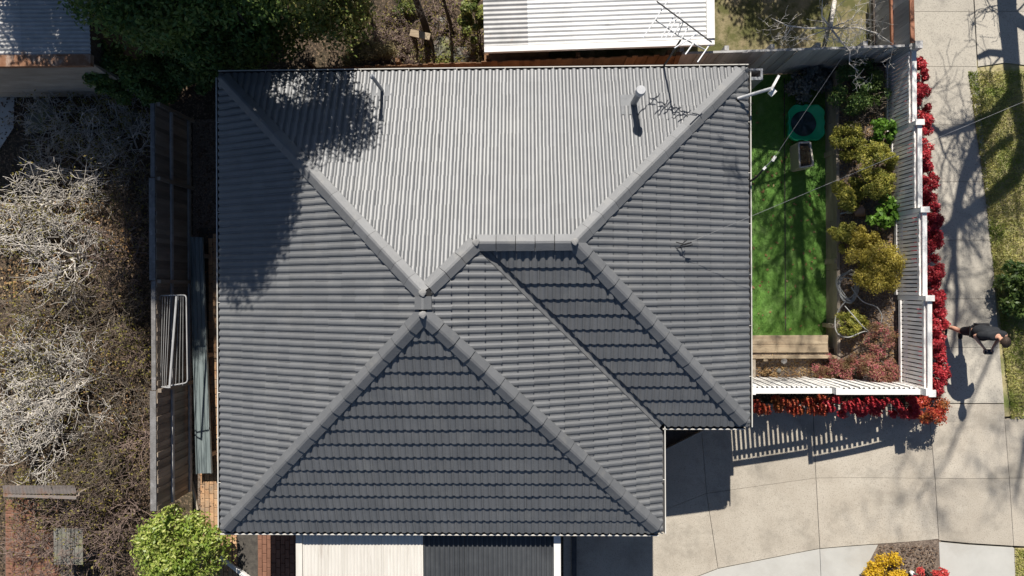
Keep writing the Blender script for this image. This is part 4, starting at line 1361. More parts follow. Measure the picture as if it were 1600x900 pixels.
for s in ([(1456, 631), (1569, 631), (1577, 747), (1461, 747)], [(1461, 747), (1577, 747), (1584, 853), (1467, 844)],
          [(1570, 656), (1690, 630), (1690, 747), (1577, 747)], [(1577, 747), (1690, 747), (1690, 858), (1584, 853)]): slab(fpth, s, M['drive'])
slab(fpth, [(1467, 847), (1585, 856), (1590, 975), (1472, 975)], M['pathl'])
yj = [-60, 18, 104, 195, 284, 375, 467, 543, 630]
def redge(y): return interp(y, [-60, 105, 300, 467, 655], [1518, 1527, 1545, 1556, 1571])
def ledge(y): return interp(y, [-60, 105, 630], [1420, 1428, 1455])
for a, b in zip(yj[:-1], yj[1:]):
    slab(fpth, [(ledge(a), a), (redge(a), a), (redge(b), b), (ledge(b), b)], M['path'])
for a, b in ((-60, 18), (18, 104)):
    slab(fpth, [(redge(a) + 1, a), (1690, a), (1690, b + (8 if b > 50 else 0)), (1570, b - (6 if b > 50 else 0)), (redge(b) + 1, b)], M['path'])
# slot drain beside the carport
dn = MB().beam(PG(897, 838) + (0, 0, .02), PG(897, 960) + (0, 0, .02), .12, .05).build('drain', M['gutterin'], None, PG(897, 890))
tag(dn, 'dark slot drain beside the carport in the driveway shade', 'drain')
# kerb line and soil at the house corner
kb = MB().beam(PG(1036, 704) + (0, 0, .03), PG(1098, 673) + (0, 0, .03), .05, .10).build('kerb_edging', M['path'], None, PG(1060, 690))
tag(kb, 'narrow concrete edging in the shade below the house corner', 'edging')

# bottom bed with yellow and red shrubs
sheet('garden_bed', [PG(1340, 975)[:2], PG(1474, 975)[:2], PG(1470, 838)[:2], PG(1366, 845)[:2]], M['mulch'], -.012, 10, 10)
g = np.random.default_rng(41); pts = []
for _ in range(700):
    u, v = g.uniform(0, 1, 2); q = PG(1372 + 94 * u - 14 * v, 852 + 70 * v); pts.append(q + (0, 0, .03))
scatter('bark_chips', pts, .05, .025, M['litter2'], 42, 'bark chips and red fallen leaves in the bed at the bottom right', 'mulch', .6)
q = PG(1385, 895)
leafy('flowering_shrub', 'shrub', 'bright yellow flowering shrub at the bottom edge of the driveway', 1384, 901, 34, q[2], q[2] + .55, M['Lyellow'], 5200, .045, .035, None, 410, 18)
q = PG(1455, 900)
leafy('shrub', 'shrub', 'scarlet leaved shrub at the bottom edge beside the yellow one', 1457, 902, 24, q[2], q[2] + .5, M['Lbright_red'], 2600, .05, .04, None, 411, 14)
rk = MB().beam(PG(1419, 890) + (0, 0, .1), PG(1440, 915) + (0, 0, .1), .09, .12).build('garden_edging', M['whitepaint'], None, PG(1430, 902), bevel=.02)
tag(rk, 'short pale edging block between the yellow and scarlet shrubs', 'edging')

# ------------------------------------------------------------------ nature strip
ns = sheet('nature_strip', [PG(1560, 652)[:2], (13.2, PG(1600, 640)[1]), (13.2, PG(1600, 94)[1]), PG(1515, 94)[:2]], M['strip'], -.025, 16, 40)
road = sheet('road', [(13.36, -60), (21, -60), (21, 60), (13.36, 60)], mat('worn_asphalt', (.045, .045, .047), (.07, .07, .07), 3, .9, .4, 60, objvar=0, speck=(.12, .12, .12), spscale=50), -.11, 4, 120)
kb = MB()
for i in range(60):
    y0, y1 = -60 + 2 * i, -58 + 2 * i
    a_, b_ = zt(13.3, y0 + .01), zt(13.3, y1 - .01)
    kb.add([(13.2, y0, a_ - .2), (13.36, y0, a_ - .2), (13.36, y1, b_ - .2), (13.2, y1, b_ - .2), (13.2, y0, a_ + .01), (13.36, y0, a_), (13.36, y1, b_), (13.2, y1, b_ + .01)], [(0, 3, 2, 1), (4, 5, 6, 7), (0, 1, 5, 4), (1, 2, 6, 5), (2, 3, 7, 6), (3, 0, 4, 7)])
tag(kb.build('kerb', M['path']), kind='structure')
ns2 = sheet('nature_strip', [P(1592, 985, 1.8)[:2], (13.2, P(1740, 985, 1.8)[1]), (13.2, P(1740, 858, 1.8)[1]), P(1587, 857, 1.8)[:2]], M['strip'], .01, 10, 10)
def grass(name, label, n, sampler, h, m, seed, w=.012):
    g = np.random.default_rng(seed)
    pos = np.array([sampler(g) for _ in range(n)])
    d = g.normal(size=(n, 3)) * .75; d[:, 2] = np.abs(d[:, 2]) * .4 + .75
    d /= np.linalg.norm(d, axis=1)[:, None]
    hh = h * g.uniform(.5, 1.4, n)[:, None]
    sd = np.cross(d, g.normal(size=(n, 3))); sd /= np.linalg.norm(sd, axis=1)[:, None]
    V = np.empty((n, 3, 3)); V[:, 0] = pos - sd * w; V[:, 1] = pos + sd * w; V[:, 2] = pos + d * hh
    o = link(name, fmesh(name, V.reshape(-1, 3), np.arange(3 * n).reshape(n, 3), m, g.uniform(0, 1, n)))
    return tag(o, label, 'grass', kind='stuff')
M['Lturf'] = leafmat('turf_blade', [(.09, .22, .035), (.15, .31, .055), (.22, .38, .09), (.11, .20, .04)], .3, .6, patch=(.19, .31, .08), pscale=2.2)
grass('grass', 'short green blades of the lawn beside the house', 42000, lambda g: (g.uniform(4.3, 7.40), g.uniform(-1.15, 5.25), .31), .028, M['Lturf'], 64, .007)
def s1(g):
    y = g.uniform(104, 652); x = redge(y) + 1 + g.uniform(0, 1) ** 1.3 * 150
    p = P(x, y, 1.6); return (p[0], p[1], zt(p[0], p[1]) + .01)
grass('grass', 'patchy yellow green grass on the strip along the footpath', 36000, s1, .05, M['Lgrass'], 61)
def s2(g):
    p = P(g.uniform(1589, 1640), g.uniform(858, 960), 1.8); return (p[0], p[1], zt(p[0], p[1]) + .01)
grass('grass', 'small patch of yellow green grass at the bottom right corner', 5000, s2, .05, M['Lgrass'], 62)
leafy('shrub', 'shrub', 'dark green drooping young tree crown at the right edge near the person', 1604, 455, 40, 1.6, 2.45, M['Ldark'], 2200, .14, .055, None, 420, 22, squash=(.9, 1.3))

# ------------------------------------------------------------------ red hedge plants
RH = [(1436, 118, 15, 'topmost crimson hedge plant at the north end of the street fence'),
      (1437, 160, 16, 'crimson hedge plant second from the north, opposite the dark shrub'),
      (1441, 205, 17, 'crimson hedge plant at the first fence step, opposite the green sandpit'),
      (1440, 250, 16, 'crimson hedge plant opposite the planter box'),
      (1446, 293, 17, 'crimson hedge plant just above the second fence step'),
      (1451, 335, 18, 'darker crimson hedge plant at the second fence step'),
      (1453, 378, 17, 'crimson hedge plant opposite the large amber shrub'),
      (1453, 420, 18, 'crimson hedge plant opposite the hose coil'),
      (1457, 466, 17, 'crimson hedge plant at the third fence step'),
      (1461, 508, 18, 'crimson hedge plant beside the feet of the person'),
      (1460, 550, 17, 'crimson hedge plant just below the person'),
      (1462, 590, 19, 'widest crimson hedge plant, second from the south fence corner'),
      (1455, 633, 22, 'orange red hedge plant at the south corner, next to the driveway')]
for i, (px, py, r, lab) in enumerate(RH):
    z = zpath(P(px, py, 1.8)[1])
    leafy('hedge_plant', 'hedge', lab, px, py, r * 1.3, z - .1, z + (.75 if i < 12 else .6), M['Lorange' if i == 12 else 'Lred'], 4200, .05, .03, 'red hedge along the street fence', 500 + i, 20, squash=(.85, 1.55 if i < 11 else 1.1))
SH_ = [(1200, 'leftmost red hanging creeper below the white fence, next to the house'), (1238, 'red creeper below the white fence, second from the house'), (1276, 'red creeper below the white fence under its left step'), (1314, 'red creeper below the white fence just right of the middle step'),
       (1352, 'red creeper below the white fence, third from the street corner'), (1388, 'red creeper below the white fence, second from the street corner'), (1420, 'red creeper below the white fence nearest the orange hedge corner')]
for i, (px, lab) in enumerate(SH_):
    x = P(px, 632, 1.2)[0]; zb_ = zdrive(x)
    leafy('hedge_plant', 'hedge', lab, px, 634 + i * .6, 22, zb_, zb_ + .75, M['Lorange' if i < 3 else 'Lred'], 3000, .05, .03, 'red creepers below the white fence', 530 + i, 14, squash=(1.1, .62))

# ------------------------------------------------------------------ north side: neighbour's white tin roof
nr = empty('neighbour_shed', (P(930, 30, 0)[0], 7.5, 0), 'long white corrugated tin roof of the neighbour shed at the top edge', 'shed')
rA, rB = P(757, 82, 2.0), P(1116, 70, 2.0)
dv = rB - rA; dv /= np.linalg.norm(dv); nv = np.array([-dv[1], dv[0], 0])
Lr = np.linalg.norm(rB - rA)
def nrp(u, v, h): return rA + dv * u + nv * v + np.array([0, 0, h])
ks = 5
for i in range(ks):
    vs = []; fs = []
    u0, u1 = (Lr - .2) * i / ks, (Lr - .2) * (i + 1) / ks + .02
    kk = 300; Ld = 3.0
    for j in range(kk + 1):
        v = .14 + Ld * j / kk; h = .012 * math.sin(2 * math.pi * v / .104) + .045 * v + .003 * i
        vs += [nrp(u0, v, h), nrp(u1, v, h)]
    fs = [(2 * j, 2 * j + 1, 2 * j + 3, 2 * j + 2) for j in range(kk)]
    MB().add(vs, fs).build('roof_sheet', M['whitetin'] if i else M['rusttin'], nr, smooth=True)
b = MB()
b.beam(nrp(0, .06, -.01), nrp(Lr, .06, -.01), .13, .10); b.build('gutter', M['whitepaint'], nr)
MB().beam(nrp(Lr - .09, .13, .05), nrp(Lr - .09, 3.1, .19), .18, .05).build('barge_board', M['whitepaint'], nr)
MB().beam(nrp(0.02, .10, -.16), nrp(Lr - .02, .10, -.16), .05, .16).build('fascia', M['palingw'], nr)
b = MB(); b.beam(nrp(.3, .65, -1.05), nrp(Lr - .4, .65, -1.05), .1, 1.85); b.beam(nrp(.3, 3, -1.05), nrp(Lr - .4, 3, -1.05), .1, 1.85)
b.beam(nrp(.3, .7, -1.05), nrp(.3, 2.95, -1.05), .1, 1.85); b.beam(nrp(Lr - .4, .7, -1.05), nrp(Lr - .4, 2.95, -1.05), .1, 1.85)
b.build('wall', M['greyboard'], nr)
# brown timber deck bearer between shed and fence
o = MB().beam(P(757, 92, 1.0), P(858, 88, 1.0), .22, .1).build('timber_beam', M['orangepal'], None, P(800, 90, 1.0))
tag(o, 'dark brown timber beam lying between the white shed and orange fence', 'beam')

sheet('back_yard', [P(860, 108, .1)[:2], (8.75, P(1372, 95, .5)[1]), (8.75, 14), (P(860, 100, .1)[0], 14)], M['tan'], .03, 20, 24)

# ------------------------------------------------------------------ top left shed
sX, sY = -9.75, 5.02
sd_ = empty('garden_shed', (-12, 6.5, 0), 'old shed with corrugated tin roof and rusty edge at the top left corner', 'shed')
zz = 2.45
for i in range(4):
    x1 = sX - i * .78; x0 = x1 - .79
    vs = []; fs = []
    kk = 260
    for j in range(kk + 1):
        v = .26 + 3.2 * j / kk; h = .013 * math.sin(2 * math.pi * v / .092) + .06 * v + .003 * i
        vs += [(x0, sY + v, zz + h), (x1, sY + v, zz + h)]
    fs = [(2 * j, 2 * j + 1, 2 * j + 3, 2 * j + 2) for j in range(kk)]
    MB().add(vs, fs).build('roof_sheet', M['rusttin'], sd_, smooth=True)
MB().box((sX - 4.2, sY, zz - .1), (sX, sY + .255, zz + .03)).build('roof_edge', M['rust'], sd_)
for i in range(5):
    z1 = zz - .12 - i * .46
    vs = [(sX - 4.2, sY + .06, z1), (sX - .02, sY + .06, z1), (sX - .02, sY + .0, z1 - .45), (sX - 4.2, sY + .0, z1 - .45),
          (sX - 4.2, sY + .09, z1), (sX - .02, sY + .09, z1), (sX - .02, sY + .09, z1 - .45), (sX - 4.2, sY + .09, z1 - .45)]
    MB().add(vs, [(0, 3, 2, 1), (4, 5, 6, 7), (0, 1, 5, 4), (3, 7, 6, 2), (1, 2, 6, 5), (0, 4, 7, 3)]).build('weatherboard', M['greyboard'], sd_)
MB().box((sX - 4.1, sY + .1, 0), (sX - .1, sY + 3.3, zz - .12)).build('frame', M['bark'], sd_)
# concrete pad and loose pavers
sheet('concrete_pad', [(-15.2, 1.5), P(22, 200, 0)[:2], P(24, 132, 0)[:2], (-15.2, 5)], M['pathl'], .02, 4, 4, fixed=0.)
for (x, y, r, lab) in ((66, 172, .2, 'grey square paver lying in the shade below the shed, upper of two'), (54, 192, -.25, 'paler grey square paver lying below the shed, lower of two'), (205, 190, .1, 'blue grey square paver beside the west fence below the evergreen tree')):
    p = P(x, y, .09); s_ = .26
    b = MB().box((-s_, -s_, -.05), (s_, s_, 0))
    me = bpy.data.meshes.new('paver'); me.from_pydata(b.v, [], b.f); me.materials.append(M['stone'])
    o = link('paver', me, None, p); o.rotation_euler = (.02, .03, r + .3); tag(o, lab, 'paver', 'loose pavers by the old shed')

# ------------------------------------------------------------------ bottom-left: low brick bay with tin lean-to and table
bp = sheet('brick_patio', [P(8, 985, 0)[:2], P(120, 985, 0)[:2], P(120, 772, 0)[:2], P(8, 772, 0)[:2]], M['joint'], .01, 4, 4, fixed=0.)
pave(bp, lambda x, y: True, b_rd_shade, P(10, 800, 0)[0], P(100, 800, 0)[0], P(0, 905, 0)[1], P(0, 778, 0)[1], .05, False, 140)
lt = empty('lean_to', (P(80, 770, 0)[0], P(80, 770, 0)[1], 0), 'low rusty tin lean-to roof under the bare shrubs at the bottom left', 'lean-to')
la, lb = P(6, 774, 1.1), P(120, 778, 1.1)
corr(lt, 'roof_sheet', la[0], lb[0], la[1] + .04, la[1] + .26, 1.1, 1.15, .09, .012, M['oldtin'])
MB().beam(la + (0, .0, -.02), lb + (0, .0, -.02), .06, .08).build('gutter', M['oldtin'], lt)
for p in (la, lb): MB().box((p[0] - .04, p[1] + .04, 0), (p[0] + .04, p[1] + .12, 1.06)).build('post', M['palingw'], lt)
tb = empty('garden_table', P(105, 850, 0), 'weathered grey slatted garden table under bare twigs at the bottom left', 'table')
ta = P(84, 882, .72); tc = P(130, 826, .72)
for i in range(7):
    xa_, xb_ = ta[0] + (tc[0] - ta[0]) * i / 7, ta[0] + (tc[0] - ta[0]) * (i + .9) / 7
    MB().box((xa_, ta[1], .69), (xb_, tc[1], .72)).build('slat', M['stone'], tb)
for x in (ta[0] + .05, tc[0] - .1):
    for y in (ta[1] + .05, tc[1] - .1):
        MB().box((x, y, 0), (x + .05, y + .05, .688)).build('leg', M['zinc'], tb)
    MB().box((x, ta[1] + .1, .63), (x + .05, tc[1] - .1, .685)).build('bearer', M['zinc'], tb)

# ------------------------------------------------------------------ evergreen trees at the top left
def big_tree(name, label, base, envs, n, L, W, m, seed, nc=70, group=None, trunk_r=.16):
    "trunk, limbs and a crown of ragged clumps filling one or more ellipsoids (cx, cy, cz, rx, ry, rz)"
    g = np.random.default_rng(seed)
    base = np.array(base, float)
    o = empty(name, base, label, 'tree', group)
    cl = []
    vol = np.array([e[3] * e[4] * e[5] for e in envs]); vol = vol / vol.sum()
    for i in range(nc):
        cx_, cy_, cz_, rx, ry, rz_ = envs[g.choice(len(envs), p=vol)]
        d = g.normal(size=3); d /= np.linalg.norm(d)
        q = g.uniform(.35, 1) ** .6
        rr = g.uniform(.36, .72)
        cl.append((cx_ + d[0] * q * (rx - rr * .5), cy_ + d[1] * q * (ry - rr * .5), cz_ + d[2] * q * (rz_ - rr * .5), rr))
    V, Fc = crown(cl, n, L, W, g, .35, .3)
    link('crown', fmesh('crown', V - base, Fc, m, g.uniform(0, 1, len(Fc))), o)
    s = []
    top = np.array(envs[-1][:3])
    mid_ = (base + top) / 2
    s.append((*base, *mid_, trunk_r, trunk_r * .75)); s.append((*mid_, *top, trunk_r * .75, trunk_r * .5))
    for k in cl[::2]:
        st = base + (top - base) * g.uniform(.35, 1)
        e = np.array(k[:3]); md = (st + e) / 2 + g.normal(size=3) * .12
        s.append((*st, *md, trunk_r * .3, trunk_r * .2)); s.append((*md, *e, trunk_r * .2, trunk_r * .08))
    link('trunk', seg_mesh('trunk', np.array(s) - np.array([*base, *base, 0, 0]), M['bark'], 6), o)
    return o
big_tree('evergreen_tree', 'tall dense dark evergreen tree behind the north-west corner of the house', (-7.1, 7.2, 0), [(-7.2, 6.45, 3.0, 2.45, 1.85, 2.5), (-7.6, 6.0, 1.9, 1.7, 1.1, 1.5), (-8.4, 8.0, 5.0, 1.5, 1.4, 2.5), (-9.5, 8.0, 7.3, 1.5, 1.2, 1.9), (-6.1, 6.9, 7.4, 1.0, .8, 1.1), (-6.4, 6.85, 7.2, 2.2, 1.4, 2.2)], 150000, .12, .06, M['Ldark'], 71, 230)
big_tree('evergreen_tree', 'sunlit olive green bushy tree right of the dark evergreen, leaning to the gutter', (-4.4, 6.7, 0), [(-4.3, 6.9, 6.2, .95, .9, 1.2), (-4.55, 6.6, 2.9, 1.3, 1.3, 1.8)], 28000, .10, .05, M['Llit'], 72, 46, trunk_r=.1)
big_tree('evergreen_tree', 'evergreen tree overhanging the old shed roof at the top left edge', (-10.2, 8.8, 0), [(-9.9, 8.6, 4.9, 2.3, 1.8, 2.4)], 26000, .11, .055, M['Ldark'], 73, 50)
big_tree('evergreen_tree', 'unseen rounded evergreen added to shade the back yard, north of the grey paling fence', (6.2, 10.3, 0), [(6.1, 10.3, 2.5, 1.5, 1.2, 1.8)], 16000, .11, .055, M['Ldark'], 74, 36, trunk_r=.1)  # out of view, added to throw shade over the back yard
for i, (x, y, r, h, lab) in enumerate(((172, 108, 40, 2.4, 'dark evergreen undergrowth against the east wall of the old shed'), (232, 118, 40, 2.2, 'dark evergreen undergrowth between the old shed and the house corner'), (292, 88, 46, 2.4, 'dark evergreen undergrowth at the foot of the tall tree by the house corner'))):
    leafy('shrub', 'shrub', lab, x, y, r, 0, h, M['Ldark'], 6500, .11, .055, 'undergrowth below the evergreen trees', 460 + i, 34)
leafy('shrub', 'shrub', 'ivy covered trunk left of the white tin roof at the top edge', 742, 28, 26, .1, 2.0, M['Llit'], 4200, .075, .05, None, 430, 16, squash=(.8, 1.4))

# dry mound, trunks, stand behind the north fence
leafy('dry_bush', 'shrub', 'dead straw brown bush slumped over the orange fence by the olive tree', 578, 86, 36, .5, 1.75, M['Ldry'], 5200, .09, .014, None, 450, 20, squash=(1.15, .55), up=.1)
bare_shrub('dry_mound', 'shrub', 'mound of dry brown vine stems spilling over the orange fence', 590, 88, 42, 1.5, M['twigp'], 16, 3, None, 310, 1500, M['Ldry'], zb=.3, r0=.010, nb=(4, 6))
def s3(g):
    p = P(g.uniform(540, 750), 112 - abs(g.normal()) * 22, .2); return (p[0], max(p[1], 5.3), .1)
grass('dry_grass', 'dry straw coloured grass behind the orange fence', 9000, s3, .28, M['Ldry'], 63, .008)
g = np.random.default_rng(57); pts = []
for _ in range(3500):
    p = P(g.uniform(580, 760), g.uniform(-10, 112), .1); pts.append((p[0], p[1], .04 + g.uniform(0, .03)))
scatter('leaf_litter', pts, .09, .055, M['litter1'], 58, 'brown leaf litter on the ground behind the north fence', 'leaf litter', .7)
for i, (x, y, s, lab) in enumerate(((692, 78, .34, 'pale mossy boulder behind the north fence, left of the ivy'), (720, 88, .26, 'smaller mossy boulder near the orange fence below the ivy'), (690, 38, .18, 'small dark boulder in the leaf litter at the top edge'))):
    p = P(x, y, .2)
    bm = bmesh.new(); bmesh.ops.create_icosphere(bm, subdivisions=3, radius=s)
    for v in bm.verts:
        v.co *= 1 + .13 * math.sin(7 * v.co.x / s + i) * math.cos(5 * v.co.y / s) + .06 * math.sin(13 * v.co.z / s); v.co.z *= .55
    me = bpy.data.meshes.new('boulder'); bm.to_mesh(me); bm.free(); me.materials.append(M['stone'])
    tag(link('boulder', me, None, p), lab, 'boulder', 'boulders behind the north fence')
st = empty('timber_stand', P(656, 70, 0), 'small rough timber stand with a plank top behind the north fence', 'stand')
sa, sb2 = P(641, 51, 1.15), P(672, 58, 1.15)
MB().beam(sa, sb2, .16, .05).build('top', M['sleeper'], st)
for t, dy in ((.06, .06), (.06, -.06), (.94, .06), (.94, -.06)):
    p = lerp(sa, sb2, t); MB().beam((p[0], p[1] + dy, 0.), (p[0], p[1] + dy, 1.12), .05, .05).build('leg', M['bark'], st)

for i, (x, y, r, h, mk, lab) in enumerate(((618, 40, 32, 1.3, 'twigb', 'tangle of bare brown stems right of the olive tree at the top edge'), (655, 88, 26, .8, 'twigb', 'low tangle of bare stems between the timber stand and the north gutter'),
        (690, 22, 34, 1.4, 'twigb', 'bare tangled stems left of the ivy at the very top edge'), (728, 70, 24, .9, 'twigp', 'low bare stems over the small boulder below the ivy'))):
    bare_shrub('bare_shrub', 'shrub', lab, x, y, r, h, M['twigp'], 11, 3, 'bare tangles behind the north fence', 320 + i, 420, M['Ltwigleaf'], (2, 4), .05, .012)
for i, (x, y, r, lab) in enumerate(((640, 98, 20, 'low olive groundcover clump right of the dry vine mound'), (700, 100, 24, 'low olive groundcover clump along the orange fence below the boulders'), (632, 12, 20, 'small olive shrub between the bare trunks at the top edge'))):
    leafy('shrub', 'shrub', lab, x, y, r, .05, .45, M['Llit'], 1300, .06, .03, None, 440 + i)

def tree_poly(name, label, cat, trunk, limbs, mt, seed, ntw=40, tw=(.5, 1), depth=2, group=None, tr=.003, twr=.01, m2=None, spread=.8, up=.05, keep=None):
    "bare tree from polylines [(xyz, r), ...] plus random twigs"
    g = np.random.default_rng(seed)
    base = np.array(trunk[0][0], float)
    o = empty(name, base, label, cat, group)
    t = MB().tube([p for p, r in trunk], [r for p, r in trunk], 10); t.build('trunk', mt, o, smooth=True)
    b = MB(); out = []
    allp = list(zip(trunk[len(trunk) // 2:-1], trunk[len(trunk) // 2 + 1:]))
    for lm in limbs:
        b.tube([p for p, r in lm], [r for p, r in lm], 7)
        allp += list(zip(lm[:-1], lm[1:]))
    if limbs: b.build('limbs', mt, o, smooth=True)
    for _ in range(ntw):
        (p0, r0), (p1, r1) = allp[g.integers(len(allp))]
        p = lerp(np.array(p0), np.array(p1), g.uniform())
        d = (np.array(p1) - np.array(p0)); d = d / np.linalg.norm(d) * .6 + g.normal(size=3) * spread
        if keep: d = keep(p, d)
        grow(out, p, d, g.uniform(*tw), min(twr, min(r0, r1) * .7), depth, g, up, .45, (2, 4), .8, .66, tr)
    if out:
        link('branches', seg_mesh('branches', np.array(out) - np.array([*base, *base, 0, 0]), m2 or mt, 4), o)
    return o
for i, (x, lean, h, r, lab) in enumerate(((602, -.25, 3.4, .06, 'thin bare dark trunk just right of the olive tree at the top edge'), (667, .1, 4.0, .10, 'thick bare dark trunk behind the timber stand at the top edge'), (706, .15, 3.2, .05, 'slender bare trunk between the boulders and the ivy at the top edge'))):
    b0 = P(x - (8 if i == 0 else 0), 66 - 6 * i, 0)
    pts = [(b0 + np.array([lean * t * .4 + .05 * math.sin(5 * t + i), .5 * t, h * t]), r * (1 - .6 * t)) for t in np.linspace(0, 1, 7)]
    tree_poly('bare_tree', lab, 'tree', pts, [], M['bark'], 800 + i, 14, (.5, .9), 2, 'thin trees behind the north fence')

# bare tree in the back yard, visible branches over the grey fence
nd = P(1298, 44, 2.7)
tr_ = [(P(1304, 0, .3), .06), (P(1302, 15, 1.2), .05), (P(1299, 35, 2.2), .04), (nd, .034)]
def pl_(pts, r): return [(P(x, y, z), r * (1 - .75 * i / (len(pts) - 1))) for i, (x, y, z) in enumerate(pts)]
limbs = [pl_([(1298, 44, 2.7), (1260, 44, 2.9), (1230, 40, 3.0), (1205, 28, 3.1)], .024),
         pl_([(1298, 44, 2.7), (1340, 43, 2.9), (1370, 52, 3.0), (1397, 70, 3.0)], .022),
         pl_([(1298, 44, 2.7), (1312, 62, 2.8), (1328, 80, 2.8), (1327, 100, 2.8), (1342, 111, 2.8)], .024),
         pl_([(1298, 44, 2.7), (1284, 25, 2.9), (1285, -4, 3.1)], .022),
         pl_([(1298, 44, 2.7), (1265, 56, 2.8), (1238, 73, 2.8)], .015),
         pl_([(1298, 44, 2.7), (1330, 30, 3.0), (1345, 12, 3.1)], .015),
         pl_([(1230, 40, 3.0), (1226, 58, 3.0), (1203, 64, 3.0)], .01)]
tree_poly('bare_tree', 'small pale bare tree spreading over the grey paling fence at the top', 'tree', tr_, limbs, M['twig'], 830, 46, (.25, .55), 2, None, .003, .009)

# street tree north of the frame: its bare limbs throw the long shadows on the footpath
def SHp(px, py, Yp):
    G = PG(px, py); s = (Yp - G[1]) / 1.1
    return np.array([G[0] - SUN[0] * s, Yp, G[2] + s])
TY = 8.3
def shl(pts, r0, r1, dy=0.):
    k = len(pts)
    return [(SHp(x, y, TY + dy * i / (k - 1)), r0 + (r1 - r0) * i / (k - 1)) for i, (x, y) in enumerate(pts)]
b0 = SHp(1572, -20, TY); base = np.array([b0[0] - .02, TY, zpath(TY) - .1])
trunk = [(base, .27)] + shl([(1572, -10), (1575, 40), (1582, 110), (1590, 170), (1600, 230), (1630, 330), (1640, 450), (1630, 560), (1604, 680), (1585, 790)], .235, .03)
limbs = [shl([(1600, 235), (1583, 280), (1548, 310), (1500, 342), (1462, 370), (1438, 402)], .15, .05, .3),
         shl([(1588, 140), (1552, 180), (1510, 199), (1470, 210), (1448, 190)], .10, .04, -.3),
         shl([(1560, 172), (1524, 232), (1505, 280), (1491, 345), (1490, 400), (1496, 460), (1492, 530), (1470, 610)], .11, .03, .5),
         shl([(1582, 215), (1556, 232), (1520, 265), (1505, 285)], .07, .04, .2),
         shl([(1490, 400), (1478, 450), (1460, 520)], .05, .02, .2),
         shl([(1640, 450), (1560, 530), (1520, 620), (1480, 720), (1430, 780)], .038, .014, .6),
         shl([(1640, 450), (1660, 600), (1620, 760)], .05, .02, -.5),
         shl([(1575, 20), (1620, 50), (1680, 60)], .12, .05, .3),
         shl([(1578, 85), (1545, 82), (1528, 90)], .06, .04, .0)]
tree_poly('street_tree', 'tall bare street tree standing on the grass strip north of the view', 'tree', trunk, [[(p, r * 1.3) for p, r in l] for l in limbs], M['bark'], 840, 95, (.7, 1.5), 3, None, .006, .028, spread=.7, keep=lambda p, d: d * np.array([1, .5, 1]))
# second bare tree north of the lawn
tb_ = np.array([6.3, 8.8, .3]); g = np.random.default_rng(850)
trunk = [(tb_ + np.array([.12 * math.sin(3 * t), 0, 9.0 * t]), .14 * (1 - .75 * t)) for t in np.linspace(0, 1, 8)]
limbs = []
for i in range(30):
    t = g.uniform(.35, .99); p = tb_ + np.array([0, 0, 9.0 * t]); a = g.uniform(0, 2 * math.pi)
    q = [(p, .085 * (1.25 - t))]
    d = np.array([math.cos(a), math.sin(a) * .45, .9])
    for k in range(4):
        p = p + d * .5; d = d + g.normal(size=3) * .2; q.append((p.copy(), .075 * (1.25 - t) * (1 - .2 * (k + 1))))
    limbs.append(q)
tree_poly('bare_tree', 'tall bare tree in the back yard north of the lawn, above the view', 'tree', trunk, limbs, M['twigb'], 851, 125, (.6, 1.3), 3, None, .006, .024)

# ------------------------------------------------------------------ bare shrubs left of the west fence
BS = [(-8, 350, 55, 2.0, 'twig', 'pale bare shrub cut by the left edge, just below the one under the pad'),
      (-6, 560, 60, 2.2, 'twig', 'silver bare shrub cut by the left edge, level with the clothes line foot'),
      (-5, 650, 55, 2.0, 'twig', 'silver bare shrub cut by the left edge, above the tin lean-to corner'),
      (15, 800, 45, 1.9, 'twigb', 'brown bare shrub at the left edge leaning over the tin lean-to gutter'),
      (110, 770, 55, 2.1, 'twigb', 'tangled bare shrub growing over the right end of the tin lean-to'),
      (62, 190, 45, 1.2, 'twigt', 'bare shrub spreading over the grey square pavers below the shed'),
      (125, 185, 45, 1.4, 'twigt', 'shaded bare shrub below the middle of the weatherboard wall'),
      (28, 300, 60, 2.2, 'twig', 'pale lichen-covered bare shrub at the left edge below the concrete pad'),
      (95, 250, 70, 2.0, 'twigt', 'brown leafless shrub in the shade below the weatherboard wall'),
      (165, 205, 55, 1.8, 'twigt', 'tangled leafless shrub in the shade left of the fence top, below the evergreen'),
      (195, 290, 60, 1.8, 'twigb', 'yellow-tipped leafless shrub beside the shaded upper part of the west fence'),
      (60, 400, 75, 2.3, 'twig', 'large silver bare shrub at the left, level with the house hip shadow'),
      (170, 400, 65, 1.6, 'twigp', 'reddish brown thin twiggy shrub left of the middle of the west fence'),
      (40, 500, 75, 2.0, 'twigb', 'dense silver bare shrub at the left edge, level with the clothes line top'),
      (140, 490, 70, 1.8, 'twigb', 'grey brown bare shrub left of the clothes line'),
      (205, 545, 45, 1.6, 'twigp', 'low twiggy shrub touching the fence at the clothes line'),
      (60, 600, 80, 2.4, 'twig', 'broadest pale bare shrub at the left edge, below the clothes line level'),
      (160, 620, 65, 1.8, 'twigb', 'grey bare shrub left of the lower fence panel'),
      (35, 690, 65, 2.0, 'twig', 'pale bare shrub at the left edge above the tin lean-to'),
      (120, 710, 70, 1.9, 'twigb', 'wiry grey bare shrub right above the tin lean-to'),
      (195, 700, 50, 1.7, 'twigp', 'pinkish twiggy shrub touching the lower west fence'),
      (60, 840, 70, 2.2, 'twigp', 'thin reddish bare shrub over the middle of the brick patio'),
      (25, 880, 55, 2.0, 'twigp', 'thin reddish bare shrub at the bottom left corner over the bricks'),
      (110, 880, 60, 2.1, 'twigp', 'reddish bare shrub at the bottom edge arching over the grey table'),
      (105, 820, 55, 2.2, 'twigp', 'reddish bare shrub arching over the grey table just below the lean-to'),
      (165, 810, 65, 1.8, 'twigp', 'leafless twiggy shrub between the grey table and the lime shrub')]
